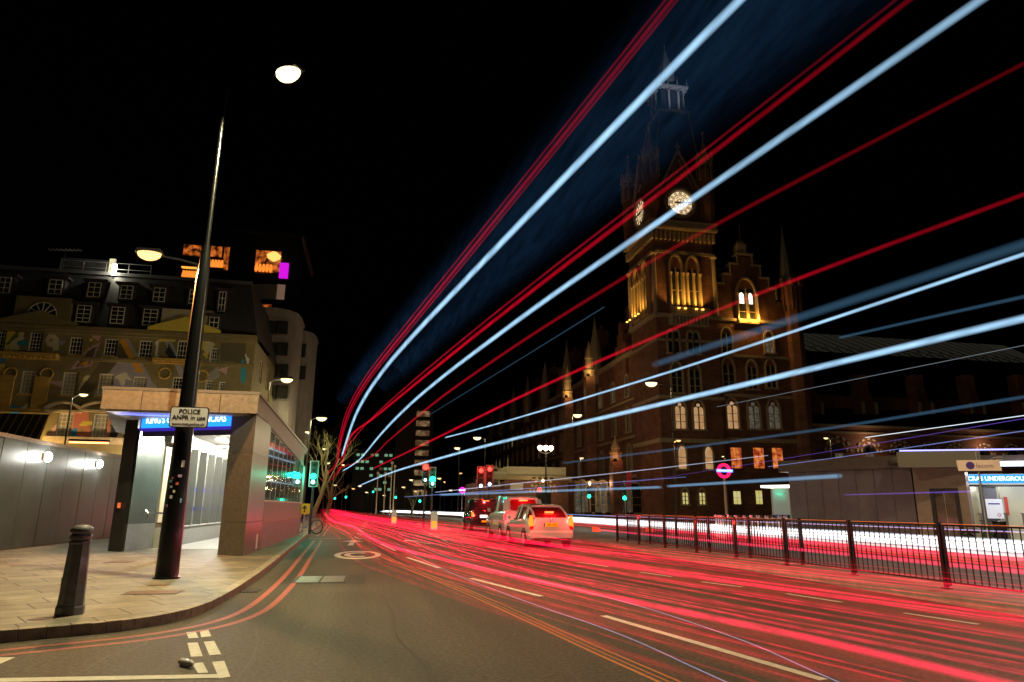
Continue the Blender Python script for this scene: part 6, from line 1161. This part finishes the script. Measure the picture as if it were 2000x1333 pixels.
trail('second thin violet white streak between the small green signals',2.1,[(1340,932),(1150,948),(1000,956),(790,971)],(.006,.02),gb,0,fade=(.8,30)); trail('purple smear across the station wall',1.75,[(1900,960),(1800,964),(1650,967)],(.02,.012),gv,0,fade=(.8,30))
# car lights low over the lanes
PY=[-4,2.5,4.8,7.2,10,12.6,17,23.5,35,60,90,130,200]; PX=[3.2,2.5,2.0,1.4,.8,.27,-.2,-.66,-2,-4,-6.3,-9.4,-15]
def pb(y):
    for i in range(len(PY)-1):
        if y<=PY[i+1]: t=(y-PY[i])/(PY[i+1]-PY[i]); return PX[i]+(PX[i+1]-PX[i])*t
    return PX[-1]
def lane(off,z,r,mb,y0=-4,y1=170,wob=.06,amp=1.,flat=1.,n=8):
    ph=rnd.uniform(0,6); ys=[y for y in PY if y0<y<y1]; ys=[y0]+ys+[y1]; pts=[]
    for y in ys: pts.append((pb(y)+off*(amp if y>20 else 1)*(1 if y<60 else .75)+wob*math.sin(y*.11+ph),y,z+.02*math.sin(y*.2+ph)))
    q=cr3(pts,5); mb.tube(q,[r*(1+.03*max(0,min(p.y,70)-8)) for p in q],n,cap=False,flat=flat,gl=lambda p:min(1.,.2+max(0,p.y)/22)); return mb
L1=[GL('tail_red_%s'%n,c,s_,False,.6) for n,c,s_ in (('bright',(1,.006,.06),.4),('mid',(1,.007,.05),.17),('soft',(.9,.01,.03),.07),('faint',(.75,.016,.015),.022))]
tag(lane(0,.8,.026,MB(),wob=0,n=12).build('tail_light_trail',GL('hero_red',(1,.012,.07),.95,True,.5),smooth=True),'brightest crimson streak crossing the road to the lower right corner','light trail')
tag(lane(1.9,.75,.02,MB(),wob=.03).build('tail_light_trail',L1[0],smooth=True),'crimson streak just above the brightest one','light trail')
mb=MB(); zo=.62
pts=[G(x,y,.62) for x,y in ((1290,1333),(1150,1270),(1000,1200),(900,1155),(760,1095),(680,1050))]; pts=[pts[0]+(pts[0]-pts[1]).normalized()*4]+pts+[Vector((-2.2,36,.62))]
for d,r in ((0,.006),(.03,.004),(-.035,.003)): mb.tube([p+Vector((d,0,abs(d))) for p in cr3(pts)],r,5,cap=False)
tag(mb.build('indicator_light_trail',GL('orange_lamp',(1,.22,.01),.2,False)),'orange streaks along the near edge of the red ones','light trail')
mb=MB()
for px in (((1640,1333),(1420,1240),(1180,1165),(930,1105),(830,1070),(780,1040)),((1420,1333),(1200,1235),(1000,1165),(850,1105),(770,1060))):
    pts=[G(x,y,.5) for x,y in px]; mb.tube(cr3([pts[0]+(pts[0]-pts[1]).normalized()*3]+pts),.004,5,cap=False)
tag(mb.build('headlight_streaks',GL('thin_lilac',(.6,.55,.9),.22,False)),'thin lilac white streaks among the red ones near the left lane','light trail')
mb=MB(); 
for i in range(110):
    t=rnd.random(); off=-.35+4.6*t**1.15+rnd.uniform(-.1,.1); mb.cur=rnd.choice([0,1,1,2,2,2,3,3]); lane(off,rnd.uniform(.35,.95),[.009,.013,.024,.05][mb.cur]*rnd.uniform(.5,1.4),mb,y0=-4,wob=.12,amp=rnd.uniform(.85,1.05))
for i in range(12): mb.cur=3; lane(.1+i*.4,rnd.uniform(.25,.5),.16,mb,flat=.5,wob=.1,n=8)
tag(mb.build('tail_light_streaks',L1,smooth=True),'countless red streaks of passing cars sweeping over the near carriageway','light trails',kind='stuff')
# far carriageway
FY=[-4,10,25,40,60,85,110,140]; FX=[.0,.0,.15,.3,-.6,-3.5,-7,-12.5]
def flane(x,z,r,mb,y0=-4,y1=140,n=6):
    ph=rnd.uniform(0,6); pts=[(x+f*(1.0)+.05*math.sin(y*.1+ph),y,z) for y,f in zip(FY,FX) if y0<=y<=y1]; pts=([(x,y0,z)] if pts[0][1]>y0 else [])+pts
    if y1<pts[-1][1]+14 and y1 not in FY: pts.append((pts[-1][0],y1,z))
    q=cr3(pts,5); mb.tube(q,[r*(1+.018*max(0,p.y-10)) for p in q],n,cap=False); return mb
HW=[GL('headlamp_white',(1,.93,.88),.55,False,.5),GL('headlamp_cool',(.6,.8,1),.35,False,.5),GL('headlamp_soft',(.85,.8,.9),.1,False,.3)]
mb=MB()
for i in range(24): mb.cur=rnd.choice([0,0,1,2]); flane(rnd.uniform(13.4,16.6),rnd.uniform(.52,.78),[.02,.014,.05][mb.cur]*rnd.uniform(.7,1.4),mb)
tag(mb.build('headlight_streaks',HW,smooth=True),'countless white headlight streaks along the far carriageway behind the railing','light trails',kind='stuff')
mb=MB()
for i in range(26): mb.cur=rnd.choice([0,1,1,2,2,3]); flane(rnd.uniform(11.2,13.),rnd.uniform(.3,.75),[.014,.018,.035,.09][mb.cur]*rnd.uniform(.7,1.3),mb,y0=-4,y1=rnd.choice([25,26,28,60]))
tag(mb.build('tail_light_streaks',L1,smooth=True),'red tail light streaks just behind the island railing','light trails',kind='stuff')
mb=MB(); flane(14.2,1.02,.012,mb,y1=60); tag(mb.build('headlight_trail',GL('blue_roof_line',(.3,.45,1),.5,False)),'dotted blue white line above the white streaks behind the railing','light trail')
mb=MB(); flane(15.5,1.12,.008,mb,y1=40); flane(13,1.05,.006,mb,y1=40); tag(mb.build('indicator_light_trail',GL('orange_thin',(1,.16,.02),.45,False)),'thin orange lines level with the top rail','light trail')
mb=MB(); z=.66
for px in (1168,1273): x=A(px,1036,31).x; z=.52; mb.cur=1; mb.tube([(x,31.2,z),(x,30,z),(x+.2,15,z),(x+.2,5,z),(x+.2,-4,z)],.05,10,cap=False); mb.cur=0; mb.prism([(x-.2,z-.09),(x+.2,z-.11),(x+.13,z+.08),(x-.22,z+.12)],31.2,31.24)
mb=[mb,mb.build('tail_light_trail',[EM('tail_start_glow',(1,.07,.02),1.3),GL('trail_start_red',(1,.02,.1),.4,False)])][1]; tag(mb,'pair of red streaks starting from two orange red lamps behind the railing','light trail')
